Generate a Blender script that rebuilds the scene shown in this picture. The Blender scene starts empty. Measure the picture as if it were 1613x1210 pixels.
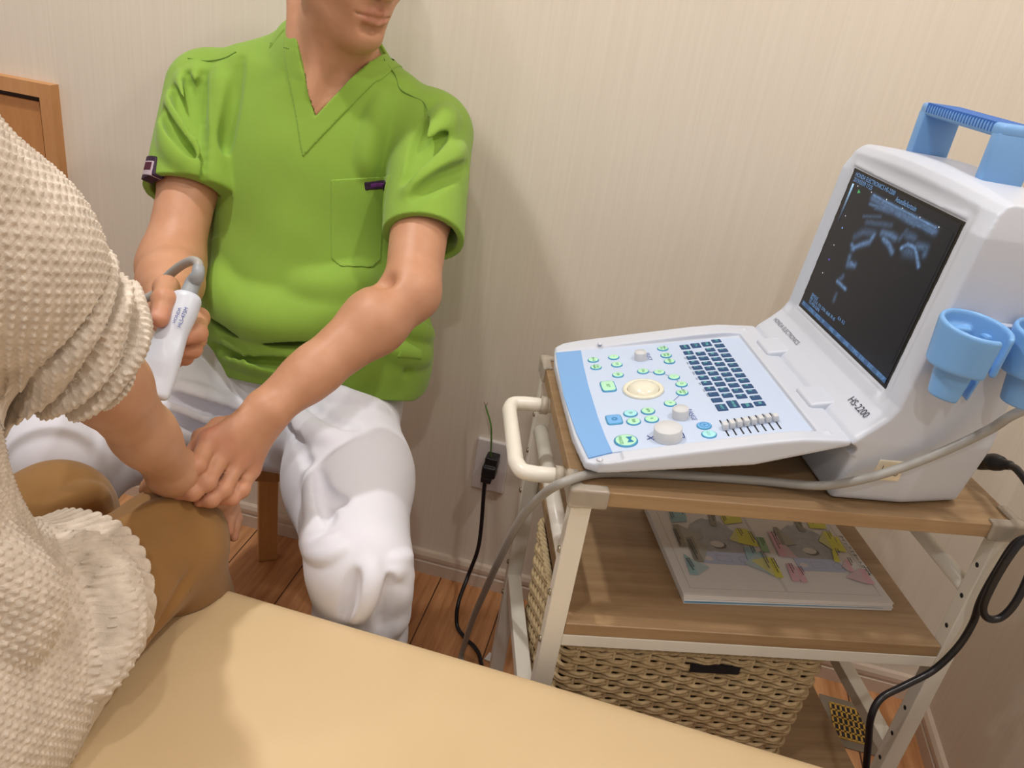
import bpy, bmesh, math, random
import numpy as np
from math import sin, cos, pi, radians
from mathutils import Vector, Matrix
random.seed(7); np.random.seed(7)
scene = bpy.context.scene
COL = scene.collection

# ------------------------------------------------------------------ camera
CAM = np.array([0.0, 0.0, 1.2]); FOC = 1272.0; PX0, PY0 = 806.5, 605.0
PITCH, ROLL, YAW = radians(26.3), radians(9.1), radians(8.45)
F0 = np.array([-sin(YAW), cos(YAW), 0]); R0 = np.array([cos(YAW), sin(YAW), 0]); Z0 = np.array([0, 0, 1.0])
FWD = F0*cos(PITCH) - Z0*sin(PITCH); UP0 = F0*sin(PITCH) + Z0*cos(PITCH)
RGT = cos(ROLL)*R0 + sin(ROLL)*UP0; UPV = -sin(ROLL)*R0 + cos(ROLL)*UP0
cam = bpy.data.cameras.new('camera'); camo = bpy.data.objects.new('camera', cam); COL.objects.link(camo)
cam.sensor_fit = 'HORIZONTAL'; cam.sensor_width = 36.0; cam.lens = 36.0*FOC/1613.0; cam.clip_start = 0.02
M = Matrix.Identity(4)
for i in range(3):
    M[i][0] = RGT[i]; M[i][1] = UPV[i]; M[i][2] = -FWD[i]; M[i][3] = CAM[i]
camo.matrix_world = M
scene.camera = camo

# ------------------------------------------------------------------ light and exposure
scene.view_settings.view_transform = 'Standard'; scene.view_settings.look = 'None'
scene.view_settings.exposure = 0.0; scene.view_settings.gamma = 1.0; scene.view_settings.use_curve_mapping = False
world = bpy.data.worlds.new('world'); scene.world = world; world.use_nodes = True
wb = world.node_tree.nodes['Background']; wb.inputs['Color'].default_value = (1.0, 1.0, .995, 1); wb.inputs['Strength'].default_value = 0.38
def lamp(name, loc, power, size, col):
    l = bpy.data.lights.new(name, 'AREA'); l.shape = 'DISK'; l.size = size; l.energy = power; l.color = col
    o = bpy.data.objects.new(name, l); o.location = loc; COL.objects.link(o); return o
WARM = (1.0, .985, .96)
lamp('overhead_light', (-.30, .10, 2.38), 5.0, .09, WARM)
lamp('overhead_light', (-1.05, -.10, 2.38), 3.5, .09, WARM)
lamp('overhead_light', (.12, -.80, 2.38), 8.5, .09, WARM)
lamp('overhead_light', (-.92, .86, 2.38), 15.0, .09, WARM)
lamp('overhead_light', (.50, .72, 2.38), 9.0, .09, WARM)  # fill lamp added overhead to brighten the right wall corner

# ------------------------------------------------------------------ pixel measurements -> points at a known depth
def ray(px, py): return RGT*(px-PX0)/FOC - UPV*(py-PY0)/FOC + FWD
def Y(px, py, y): d = ray(px, py); return CAM + d*(y/d[1])
def Zp(px, py, z): d = ray(px, py); return CAM + d*((z-CAM[2])/d[2])
def T(px, py, t): return CAM + ray(px, py)*t
WALL_Y = 1.395; WALL_X = .72; CEIL = 2.4

# ------------------------------------------------------------------ tagging and mesh helpers
def tag(o, label=None, cat=None, group=None, kind=None):
    if label: o['label'] = label
    if cat: o['category'] = cat
    if group: o['group'] = group
    if kind: o['kind'] = kind
    return o
def empty(name, loc=(0, 0, 0), rotz=0.0):
    o = bpy.data.objects.new(name, None); o.location = loc; o.rotation_euler = (0, 0, rotz); o.empty_display_size = .05
    COL.objects.link(o); return o
def mesh_obj(name, verts, faces, mats, parent=None, smooth=False, fm=None):
    me = bpy.data.meshes.new(name); me.from_pydata([tuple(v) for v in verts], [], [tuple(f) for f in faces]); me.update()
    for m in (mats if isinstance(mats, (list, tuple)) else [mats]): me.materials.append(m)
    if fm is not None: me.polygons.foreach_set('material_index', np.array(fm, np.int32))
    if smooth: me.polygons.foreach_set('use_smooth', np.ones(len(me.polygons), bool))
    o = bpy.data.objects.new(name, me); COL.objects.link(o)
    if parent: o.parent = parent
    return o
def bm_obj(name, bm, mats, parent=None, smooth=False):
    me = bpy.data.meshes.new(name); bmesh.ops.recalc_face_normals(bm, faces=bm.faces[:]); bm.to_mesh(me); bm.free()
    for m in (mats if isinstance(mats, (list, tuple)) else [mats]): me.materials.append(m)
    if smooth: me.polygons.foreach_set('use_smooth', np.ones(len(me.polygons), bool))
    o = bpy.data.objects.new(name, me); COL.objects.link(o)
    if parent: o.parent = parent
    return o
def add_box(bm, lo, hi, bevel=0.0, seg=2, mat=None, mi=0):
    lo = Vector(lo); hi = Vector(hi); c = (lo+hi)/2; s = hi-lo
    r = bmesh.ops.create_cube(bm, size=1.0); vs = r['verts']
    bmesh.ops.scale(bm, vec=s, verts=vs)
    if bevel > 0:
        es = list({e for v in vs for e in v.link_edges})
        rb = bmesh.ops.bevel(bm, geom=es, offset=bevel, segments=seg, affect='EDGES', profile=.5)
        vs = list({v for f in rb['faces'] for v in f.verts} | {v for v in vs if v.is_valid})
    mm = Matrix.Translation(c)
    if mat is not None: mm = mat @ mm
    bmesh.ops.transform(bm, matrix=mm, verts=vs)
    if mi:
        for f in {f for v in vs for f in v.link_faces}: f.material_index = mi
    return vs
def box(name, lo, hi, m, parent=None, bevel=0.0, seg=2, smooth=False):
    bm = bmesh.new(); add_box(bm, lo, hi, bevel, seg); return bm_obj(name, bm, m, parent, smooth)
def spline(pts, n=12):
    P = [np.array(p, float) for p in pts]; P = [2*P[0]-P[1]]+P+[2*P[-1]-P[-2]]; out = []
    for i in range(1, len(P)-2):
        for k in range(n):
            t = k/n; a, b, c, d = P[i-1:i+3]
            out.append(.5*((2*b)+(-a+c)*t+(2*a-5*b+4*c-d)*t*t+(-a+3*b-3*c+d)*t**3))
    out.append(P[-2]); return out
def tube_data(path, rad, seg=12, caps=True, v0=0):
    P = [np.array(p, float) for p in path]; n = len(P)
    rads = rad if isinstance(rad, (list, tuple, np.ndarray)) else [rad]*n
    V = []; Fc = []
    T0 = P[1]-P[0]; T0 /= np.linalg.norm(T0)
    u = np.cross(T0, [0, 0, 1.0])
    if np.linalg.norm(u) < .1: u = np.cross(T0, [0, 1.0, 0])
    u /= np.linalg.norm(u)
    for i in range(n):
        t = P[min(i+1, n-1)]-P[max(i-1, 0)]; t /= (np.linalg.norm(t)+1e-12)
        u = u-t*(u@t); u /= np.linalg.norm(u); w = np.cross(t, u)
        for k in range(seg):
            a = 2*pi*k/seg; V.append(P[i]+(u*cos(a)+w*sin(a))*rads[i])
    for i in range(n-1):
        for k in range(seg):
            k2 = (k+1) % seg
            Fc.append((v0+i*seg+k, v0+i*seg+k2, v0+(i+1)*seg+k2, v0+(i+1)*seg+k))
    if caps:
        Fc.append(tuple(v0+k for k in range(seg))[::-1]); Fc.append(tuple(v0+(n-1)*seg+k for k in range(seg)))
    return V, Fc
def tube(name, path, rad, m, parent=None, seg=12, caps=True):
    V, Fc = tube_data(path, rad, seg, caps); return mesh_obj(name, V, Fc, m, parent, True)
def cyl(name, a, b, r, m, parent=None, seg=24, r2=None):
    o = mesh_obj(name, *tube_data([a, b], [r, r if r2 is None else r2], seg), m, parent)
    o.data.polygons.foreach_set('use_smooth', np.array([len(p.vertices) == 4 for p in o.data.polygons])); return o
def lathe(name, prof, m, parent=None, seg=32, loc=(0, 0, 0), mat=None):
    V = []; Fc = []
    for r, z in prof:
        for k in range(seg):
            a = 2*pi*k/seg; V.append(Vector((r*cos(a), r*sin(a), z)))
    n = len(prof)
    for i in range(n-1):
        for k in range(seg):
            k2 = (k+1) % seg; Fc.append((i*seg+k, i*seg+k2, (i+1)*seg+k2, (i+1)*seg+k))
    Fc.append(tuple(range(seg))[::-1]); Fc.append(tuple((n-1)*seg+k for k in range(seg)))
    if mat is not None: V = [mat @ v for v in V]
    V = [v+Vector(loc) for v in V]
    return mesh_obj(name, V, Fc, m, parent, True)
def auto_smooth(o, ang=35):
    me = o.data; me.polygons.foreach_set('use_smooth', np.ones(len(me.polygons), bool))
    try: me.set_sharp_from_angle(angle=radians(ang))
    except Exception: pass
    return o
def text_mesh(s, size, align='CENTER', extrude=0.0):
    c = bpy.data.curves.new('txt', 'FONT'); c.body = s; c.size = size; c.align_x = align; c.align_y = 'CENTER'; c.extrude = extrude
    c.resolution_u = 3
    o = bpy.data.objects.new('txt', c); COL.objects.link(o)
    me = bpy.data.meshes.new_from_object(o.evaluated_get(bpy.context.evaluated_depsgraph_get()))
    bpy.data.objects.remove(o); bpy.data.curves.remove(c)
    V = np.empty(len(me.vertices)*3, np.float32); me.vertices.foreach_get('co', V)
    Fc = [tuple(p.vertices) for p in me.polygons]; bpy.data.meshes.remove(me)
    return V.reshape(-1, 3), Fc
def frame(o, x, y):
    """4x4 with origin o, x axis along x, z axis = x cross y"""
    x = Vector(x).normalized(); y = Vector(y); z = x.cross(y).normalized(); y = z.cross(x)
    m = Matrix.Identity(4)
    for i in range(3): m[i][0] = x[i]; m[i][1] = y[i]; m[i][2] = z[i]; m[i][3] = o[i]
    return m
def put_text(name, s, size, mat4, m, parent=None, align='CENTER', sx=1.0):
    V, Fc = text_mesh(s, size, align); V = [mat4 @ Vector((v[0]*sx, v[1], v[2])) for v in V]
    return mesh_obj(name, V, Fc, m, parent)

# ------------------------------------------------------------------ materials
def lin(r, g, b):
    return tuple(((c/255)/12.92 if c/255 <= .04045 else ((c/255+.055)/1.055)**2.4) for c in (r, g, b))+(1.0,)
class NT:
    def __init__(s, name):
        s.m = bpy.data.materials.new(name); s.m.use_nodes = True; s.t = s.m.node_tree; s.n = s.t.nodes; s.b = s.n['Principled BSDF']
    def node(s, kind, **kw):
        x = s.n.new('ShaderNode'+kind)
        for k, v in kw.items():
            if k in x.inputs.keys() if isinstance(k, str) else False: x.inputs[k].default_value = v
            else: setattr(x, k, v)
        return x
    def link(s, a, b): s.t.links.new(a, b)
    def coords(s, scale=(1, 1, 1), rot=(0, 0, 0), attr=None, src='Object'):
        if attr: c = s.n.new('ShaderNodeAttribute'); c.attribute_name = attr; out = c.outputs['Vector']
        elif src == 'World': c = s.n.new('ShaderNodeNewGeometry'); out = c.outputs['Position']
        else: c = s.n.new('ShaderNodeTexCoord'); out = c.outputs[src]
        mp = s.n.new('ShaderNodeMapping'); mp.inputs['Scale'].default_value = scale; mp.inputs['Rotation'].default_value = rot
        s.link(out, mp.inputs['Vector']); return mp.outputs['Vector']
    def noise(s, vec, scale=5, detail=4, rough=.55):
        x = s.n.new('ShaderNodeTexNoise'); x.inputs['Scale'].default_value = scale; x.inputs['Detail'].default_value = detail; x.inputs['Roughness'].default_value = rough
        s.link(vec, x.inputs['Vector']); return x.outputs['Fac']
    def ramp(s, fac, stops):
        x = s.n.new('ShaderNodeValToRGB'); e = x.color_ramp.elements
        while len(e) < len(stops): e.new(.5)
        for i, (p, c) in enumerate(stops): e[i].position = p; e[i].color = c
        s.link(fac, x.inputs['Fac']); return x.outputs['Color']
    def mix(s, fac, a, b, mode='MIX'):
        x = s.n.new('ShaderNodeMix'); x.data_type = 'RGBA'; x.blend_type = mode
        for sock, v in ((x.inputs[0], fac), (x.inputs[6], a), (x.inputs[7], b)):
            if hasattr(v, 'is_linked'): s.link(v, sock)
            else: sock.default_value = v
        return x.outputs[2]
    def math(s, op, a, b=None):
        x = s.n.new('ShaderNodeMath'); x.operation = op
        for i, v in enumerate((a, b)):
            if v is None: continue
            if hasattr(v, 'is_linked'): s.link(v, x.inputs[i])
            else: x.inputs[i].default_value = v
        return x.outputs[0]
    def bump(s, h, strength=.2, dist=.001):
        x = s.n.new('ShaderNodeBump'); x.inputs['Strength'].default_value = strength; x.inputs['Distance'].default_value = dist
        s.link(h, x.inputs['Height']); s.link(x.outputs['Normal'], s.b.inputs['Normal']); return x
    def base(s, c):
        if hasattr(c, 'is_linked'): s.link(c, s.b.inputs['Base Color'])
        else: s.b.inputs['Base Color'].default_value = c
    def set(s, **kw):
        for k, v in kw.items(): s.b.inputs[k.replace('_', ' ')].default_value = v
        return s
def plain(name, col, rough=.5, metal=0.0, var=.06, spec=.5, coat=0.0, nscale=9, bump=0.0):
    n = NT(name); v = n.coords()
    f = n.noise(v, nscale, 3)
    d = tuple(c*(1-var) for c in col[:3])+(1,); l = tuple(min(1, c*(1+var)) for c in col[:3])+(1,)
    n.base(n.ramp(f, [(.3, d), (.7, l)])); n.set(Roughness=rough, Metallic=metal, Specular_IOR_Level=spec, Coat_Weight=coat)
    if bump: n.bump(n.noise(n.coords(), 900, 2), bump, .0006)
    return n.m
def wood(name, a, b, scale=(1.2, 14, 14), rough=.45, nscale=3.0):
    n = NT(name); v = n.coords(scale); f = n.noise(v, nscale, 8, .62); w = n.noise(n.coords((scale[0]*3, scale[1]*6, scale[2]*6)), nscale*3, 4, .7)
    g = n.math('ADD', n.math('MULTIPLY', f, .65), n.math('MULTIPLY', w, .35))
    n.base(n.ramp(g, [(.33, a), (.5, tuple((x+y)/2 for x, y in zip(a, b))), (.66, b)])); n.set(Roughness=rough); n.bump(w, .12, .0006); return n.m
MAT = {}
n = NT('wallpaper'); v = n.coords((60, 60, 1.3), src='World'); f = n.noise(v, 2.2, 5, .6); f2 = n.noise(n.coords((260, 260, 5), src='World'), 1.0, 3)
g = n.math('ADD', n.math('MULTIPLY', f, .6), n.math('MULTIPLY', f2, .4))
n.base(n.ramp(g, [(.3, lin(222, 210, 194)), (.7, lin(230, 219, 204))])); n.set(Roughness=.75); n.bump(g, .16, .001); MAT['wall'] = n.m
n = NT('oak_floor'); v = n.coords((1, 1, 1), (0, 0, pi/2), src='World')
bk = n.node('TexBrick'); n.link(v, bk.inputs['Vector']); bk.offset = .37
for k, val in (('Scale', 1.0), ('Mortar Size', .0016), ('Mortar Smooth', .1), ('Brick Width', 1.8), ('Row Height', .147), ('Bias', 0.0)): bk.inputs[k].default_value = val
bk.inputs['Color1'].default_value = lin(222, 170, 122); bk.inputs['Color2'].default_value = lin(208, 154, 108); bk.inputs['Mortar'].default_value = lin(96, 62, 40)
f = n.noise(n.coords((22, 1.6, 1), src='World'), 2.5, 8, .62)
gr = n.ramp(f, [(.3, lin(190, 165, 140)), (.7, lin(255, 250, 245))])
n.base(n.mix(1.0, bk.outputs['Color'], gr, 'MULTIPLY')); n.set(Roughness=.42); n.bump(bk.outputs['Fac'], -.3, .002); MAT['floor'] = n.m
MAT['white_trim'] = plain('baseboard_vinyl', lin(205, 186, 168), .45)
MAT['ceiling'] = plain('ceiling_paper', lin(222, 212, 198), .8)
MAT['door_wood'] = wood('door_oak', lin(184, 122, 66), lin(200, 142, 86), (10, 10, .9))
MAT['door_frame'] = wood('door_frame_oak', lin(190, 134, 82), lin(206, 152, 100), (10, 10, .9))
MAT['dark_gap'] = plain('shadow_gap', lin(60, 38, 22), .7)
MAT['shelf'] = wood('cart_oak_laminate', lin(140, 110, 78), lin(174, 144, 108), (1.3, 22, 22), .42)
MAT['stool'] = wood('stool_birch', lin(190, 140, 86), lin(208, 160, 106), (14, 14, 1.2), .4)
MAT['stool_pad'] = plain('stool_seat_laminate', lin(196, 200, 204), .45)
MAT['cart_white'] = plain('white_powder_coat', lin(226, 220, 208), .32, spec=.5, var=.03)
MAT['screw'] = plain('screw_metal', lin(170, 160, 140), .25, .9)
MAT['black'] = plain('black_plastic', lin(24, 23, 26), .38)
MAT['black_cord'] = plain('black_rubber_cord', lin(22, 20, 26), .33)
MAT['grey_cord'] = plain('grey_cable_jacket', lin(158, 155, 150), .42)
MAT['boot_grey'] = plain('grey_strain_relief', lin(150, 155, 160), .45)
MAT['green_wire'] = plain('green_wire', lin(74, 120, 36), .45)
MAT['plate'] = plain('outlet_plastic', lin(214, 206, 204), .35, var=.02)
MAT['bed'] = None
n = NT('cream_vinyl'); f = n.noise(n.coords(), 4, 3); n.base(n.ramp(f, [(.3, lin(206, 179, 138)), (.7, lin(213, 187, 147))])); n.set(Roughness=.40, Specular_IOR_Level=.4)
n.bump(n.noise(n.coords(), 14, 5), .12, .004); MAT['bed'] = n.m
MAT['bed_frame'] = plain('bed_frame_wood', lin(190, 150, 105), .5)
MAT['abs'] = plain('white_abs', lin(202, 207, 219), .38, var=.015)
MAT['panel'] = plain('pale_blue_membrane', lin(192, 207, 232), .42, var=.015)
MAT['blue'] = plain('light_blue_plastic', lin(120, 168, 222), .4, var=.02)
MAT['blue_h'] = plain('blue_holder_plastic', lin(118, 170, 226), .36, var=.02)
MAT['blue_dk'] = plain('blue_groove_shade', lin(66, 112, 184), .4, var=.02)  # darker copy of the handle blue, groove shade put into the colour
MAT['key'] = plain('navy_key', lin(28, 72, 118), .45, var=.04)
MAT['key_leg'] = plain('mint_legend', lin(120, 226, 214), .5)
MAT['mint'] = plain('mint_button', lin(180, 232, 198), .45, var=.03)
MAT['cyan'] = plain('cyan_button', lin(166, 226, 232), .45, var=.03)
MAT['bluebtn'] = plain('blue_button', lin(112, 174, 232), .45, var=.03)
MAT['ring'] = plain('button_rim_blue', lin(70, 148, 190), .45)
MAT['green_ink'] = plain('green_ink', lin(46, 130, 70), .6)
MAT['blue_ink'] = plain('blue_ink', lin(58, 78, 150), .6)
MAT['teal_ink'] = plain('teal_ink', lin(24, 120, 170), .6)
MAT['grey_ink'] = plain('grey_ink', lin(96, 98, 108), .6)
MAT['ink'] = plain('dark_ink', lin(36, 40, 60), .6)
MAT['knob'] = plain('knob_grey', lin(206, 208, 212), .5, var=.02)
MAT['ball'] = plain('trackball_ivory', lin(228, 224, 206), .22, var=.02, coat=.3)
MAT['slot'] = plain('slider_slot', lin(30, 30, 36), .6)
MAT['tagp'] = plain('purple_tag', lin(44, 16, 44), .7)
MAT['tagr'] = plain('maroon_tag', lin(74, 12, 36), .7)
MAT['tagw'] = plain('tag_thread', lin(178, 160, 170), .7)
MAT['tagv'] = plain('tag_violet_thread', lin(92, 28, 104), .7)
MAT['switch'] = plain('switch_ivory', lin(228, 216, 190), .4)
MAT['hair'] = plain('black_hair', lin(26, 20, 18), .45)
MAT['eye'] = plain('eye_white', lin(225, 220, 214), .2)
MAT['iris'] = plain('iris_dark', lin(40, 24, 16), .2)
MAT['paper'] = plain('paper_white', lin(216, 212, 210), .6, var=.02)
MAT['paperblue'] = plain('paper_blue_edge', lin(90, 150, 190), .6)
MAT['vent_grey'] = plain('vent_plate', lin(120, 108, 92), .5)
MAT['vent_yel'] = plain('vent_grille', lin(190, 150, 70), .5)
MAT['rope'] = plain('paper_rope', lin(196, 172, 132), .8, var=.22, nscale=120, bump=.5)
MAT['basket_shade'] = plain('basket_inner_shade', lin(92, 74, 50), .9)  # darker than the rope, paints the shade inside the basket
n = NT('clear_plastic'); n.base(lin(225, 215, 200)); n.set(Roughness=.18, Transmission_Weight=.62, IOR=1.3); MAT['clear'] = n.m
# skin: 'red' attribute = blush on knuckles, lips, fingertips; 'nail' = nail plate
def skin(name, c0, c1, cr):
    n = NT(name); f = n.noise(n.coords(), 30, 5, .6)
    b = n.ramp(f, [(.3, c0), (.7, c1)])
    a = n.node('Attribute', attribute_name='red'); b = n.mix(a.outputs['Fac'], b, cr)
    k = n.node('Attribute', attribute_name='nail'); b = n.mix(k.outputs['Fac'], b, lin(214, 160, 146))
    n.base(b); n.set(Roughness=.48, Subsurface_Weight=.12, Subsurface_Scale=.006, Specular_IOR_Level=.4)
    n.b.inputs['Subsurface Radius'].default_value = (1, .35, .2)
    n.bump(n.noise(n.coords(), 260, 4), .12, .0008); return n.m
MAT['skin'] = skin('skin', lin(188, 136, 104), lin(198, 147, 116), lin(180, 98, 88))
MAT['skin2'] = skin('skin_tan', lin(186, 140, 110), lin(196, 150, 120), lin(190, 116, 100))
def cloth(name, c, var=.04, rough=.8, sheen=.15, weave=1400, bs=.25):
    n = NT(name); f = n.noise(n.coords(), 14, 4)
    n.base(n.ramp(f, [(.3, tuple(x*(1-var) for x in c[:3])+(1,)), (.7, tuple(min(1, x*(1+var)) for x in c[:3])+(1,))]))
    n.set(Roughness=rough, Sheen_Weight=sheen, Specular_IOR_Level=.25); n.bump(n.noise(n.coords(), weave, 2), bs, .0006); return n.m
MAT['scrub'] = cloth('lime_scrub_cotton', lin(130, 164, 60))
MAT['scrub_seam'] = cloth('lime_scrub_stitch', lin(104, 142, 52))
MAT['trouser'] = cloth('white_trouser_cotton', lin(226, 226, 236), .015)
MAT['brown'] = cloth('brown_twill', lin(144, 106, 60), .06)
n = NT('cream_wool'); a = n.coords((1, 1, 1), attr='knit'); f = n.noise(n.coords((60, 420, 60), attr='knit'), 1.0, 3); f2 = n.noise(n.coords(), 60, 5)
n.base(n.ramp(f2, [(.3, lin(198, 184, 168)), (.7, lin(228, 215, 200))])); n.set(Roughness=.9, Sheen_Weight=.35, Specular_IOR_Level=.15)
g = n.math('ADD', n.math('MULTIPLY', f, .7), n.math('MULTIPLY', n.noise(n.coords(), 1200, 2), .4)); n.bump(g, .9, .0016); MAT['wool'] = n.m
def emit_attr(name, attr, strength):
    n = NT(name); a = n.node('Attribute', attribute_name=attr); n.base((0.003, .003, .004, 1)); n.set(Roughness=.25, Emission_Strength=strength, Specular_IOR_Level=.3)
    n.link(a.outputs['Color'], n.b.inputs['Emission Color']); return n.m
def emit(name, col, s):
    n = NT(name); n.base((.01, .01, .01, 1)); n.set(Emission_Strength=s); n.b.inputs['Emission Color'].default_value = col; return n.m
MAT['scr_text'] = emit('screen_text_glow', lin(120, 170, 225), .75)
MAT['scr_white'] = emit('screen_white_glow', lin(230, 235, 240), .9)
MAT['scr_green'] = emit('screen_green_glow', lin(80, 200, 110), .7)
MAT['scr_vio'] = emit('screen_violet_glow', lin(120, 90, 220), .8)
MAT['scr_bar'] = emit('screen_bar_glow', lin(58, 92, 134), .8)
n = NT('screen_glass'); n.base(lin(10, 10, 13)); n.set(Roughness=.25, Specular_IOR_Level=.3); n.b.inputs['Emission Color'].default_value = lin(40, 42, 50); n.set(Emission_Strength=.5); MAT['glass'] = n.m
MAT['bezel'] = plain('screen_bezel', lin(20, 16, 14), .4)

# ------------------------------------------------------------------ distance-field modelling
class Field:
    def __init__(s): s.ops = []
    def u(s, prim, k=.01): s.ops.append(('u',)+prim+(k,)); return s
    def sub(s, prim, k=.004): s.ops.append(('s',)+prim+(k,)); return s
    def keep(s, f, k=.004): s.ops.append(('i', f, None, None, k)); return s
    def disp(s, f, lo=None, hi=None): s.ops.append(('d', f, lo, hi, 0)); return s
    def eval(s, Q, lo=None, hi=None):
        d = np.full(len(Q), 1.0)
        for mode, f, l, h, k in s.ops:
            if lo is not None and l is not None and (np.any(l-k*1.6-.014 > hi) or np.any(h+k*1.6+.014 < lo)): continue
            if mode == 'd': d = f(Q, d); continue
            e = f(Q)
            if mode == 'u': h2 = np.maximum(k-np.abs(d-e), 0)/max(k, 1e-9); d = np.minimum(d, e)-h2*h2*k*.25
            else:
                if mode == 's': e = -e
                h2 = np.maximum(k-np.abs(d-e), 0)/max(k, 1e-9); d = np.maximum(d, e)+h2*h2*k*.25
        return d
    def hit(s, px, py, t0=.3, back=0.0):
        d = ray(px, py); L = np.linalg.norm(d); t = t0
        for i in range(90):
            q = CAM+d*t; e = s.eval(q[None])[0]
            if e < .0004: break
            t += max(e, .0004)*.8/L
            if t > 2.5: return None
        return CAM+d*(t+back/L)
    def normal(s, p):
        p = np.array(p); e = .003
        Q = np.array([p+e*v for v in np.eye(3)]+[p-e*v for v in np.eye(3)]); d = s.eval(Q); g = d[:3]-d[3:]; return g/(np.linalg.norm(g)+1e-9)
def cone(a, b, ra, rb):
    a = np.array(a, float); b = np.array(b, float); ab = b-a; L2 = max(ab@ab, 1e-12); r = max(ra, rb)
    def f(Q):
        t = np.clip(((Q-a)@ab)/L2, 0, 1); return np.linalg.norm(Q-a-t[:, None]*ab, axis=1)-(ra+(rb-ra)*t)
    return f, np.minimum(a, b)-r, np.maximum(a, b)+r
def ellip(c, r, M=None):
    c = np.array(c, float); r = np.array(r, float); M = np.eye(3) if M is None else np.array(M, float); R = r.max()
    def f(Q):
        q = (Q-c)@M.T; k0 = np.linalg.norm(q/r, axis=1); k1 = np.linalg.norm(q/(r*r), axis=1)+1e-9; return k0*(k0-1)/k1
    return f, c-R, c+R
def loft(st, cap=.01):
    """stations (z, cx, cy, rx, ry), ellipse sections stacked along z"""
    st = np.array(sorted(st), float); zs = st[:, 0]
    rmax = st[:, 3:].max(); lo = np.array([st[:, 1].min()-rmax, st[:, 2].min()-rmax, zs[0]]); hi = np.array([st[:, 1].max()+rmax, st[:, 2].max()+rmax, zs[-1]])
    zz = np.linspace(zs[0], zs[-1], 60); tab = []
    for j in range(1, 5):
        y = np.interp(zz, zs, st[:, j])
        for _ in range(6): y = np.convolve(np.pad(y, 2, 'edge'), np.ones(5)/5, 'valid')
        tab.append(y)
    def f(Q):
        z = np.clip(Q[:, 2], zs[0], zs[-1]); cx, cy, rx, ry = [np.interp(z, zz, t) for t in tab]
        x = Q[:, 0]-cx; y = Q[:, 1]-cy; k0 = np.sqrt((x/rx)**2+(y/ry)**2); k1 = np.sqrt((x/rx**2)**2+(y/ry**2)**2)+1e-9
        d = k0*(k0-1)/k1; d = np.where(k0 < .3, -np.minimum(rx, ry)*(1-k0), d)
        dz = np.maximum(Q[:, 2]-zs[-1], zs[0]-Q[:, 2])
        h = np.maximum(cap-np.abs(d-dz), 0)/cap; return np.maximum(d, dz)+h*h*cap*.25
    return f, lo-.005, hi+.005
def rbox(c, half, r, M=None):
    c = np.array(c, float); half = np.array(half, float); M = np.eye(3) if M is None else np.array(M, float); R = np.linalg.norm(half)
    hb = np.abs(M.T)@half
    def f(Q):
        q = np.abs((Q-c)@M.T)-(half-r); return np.linalg.norm(np.maximum(q, 0), axis=1)+np.minimum(q.max(axis=1), 0)-r
    return f, c-hb, c+hb
def prism(poly, o, ex, ey, z0, z1, r=.0):
    """closed polygon in the (ex, ey) plane at origin o, from z0 to z1 along ex x ey"""
    poly = np.array(poly, float); o = np.array(o, float); ex = np.array(ex, float); ey = np.array(ey, float); ez = np.cross(ex, ey)
    def f(Q):
        q = Q-o; x = q@ex; y = q@ey; z = q@ez; n = len(poly); d = np.full(len(Q), 1e9); sg = np.ones(len(Q))
        for i in range(n):
            a = poly[i]; b = poly[i-1]; e = b-a; wx = x-a[0]; wy = y-a[1]
            t = np.clip((wx*e[0]+wy*e[1])/(e@e), 0, 1); d = np.minimum(d, (wx-e[0]*t)**2+(wy-e[1]*t)**2)
            c1 = y >= a[1]; c2 = y < b[1]; c3 = e[0]*wy > e[1]*wx; fl = (c1 & c2 & c3) | (~c1 & ~c2 & ~c3); sg = np.where(fl, -sg, sg)
        d2 = sg*np.sqrt(d)+r; dz = np.maximum(z-z1, z0-z)+r
        return np.minimum(np.maximum(d2, dz), 0)+np.hypot(np.maximum(d2, 0), np.maximum(dz, 0))-r
    P = [o+ex*p[0]+ey*p[1]+ez*z for p in poly for z in (z0, z1)]
    return f, np.min(P, axis=0), np.max(P, axis=0)
def chain(F, pts, rads, k=.006):
    for i in range(len(pts)-1): F.u(cone(pts[i], pts[i+1], rads[i], rads[i+1]), k if i == 0 else .004)
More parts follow.
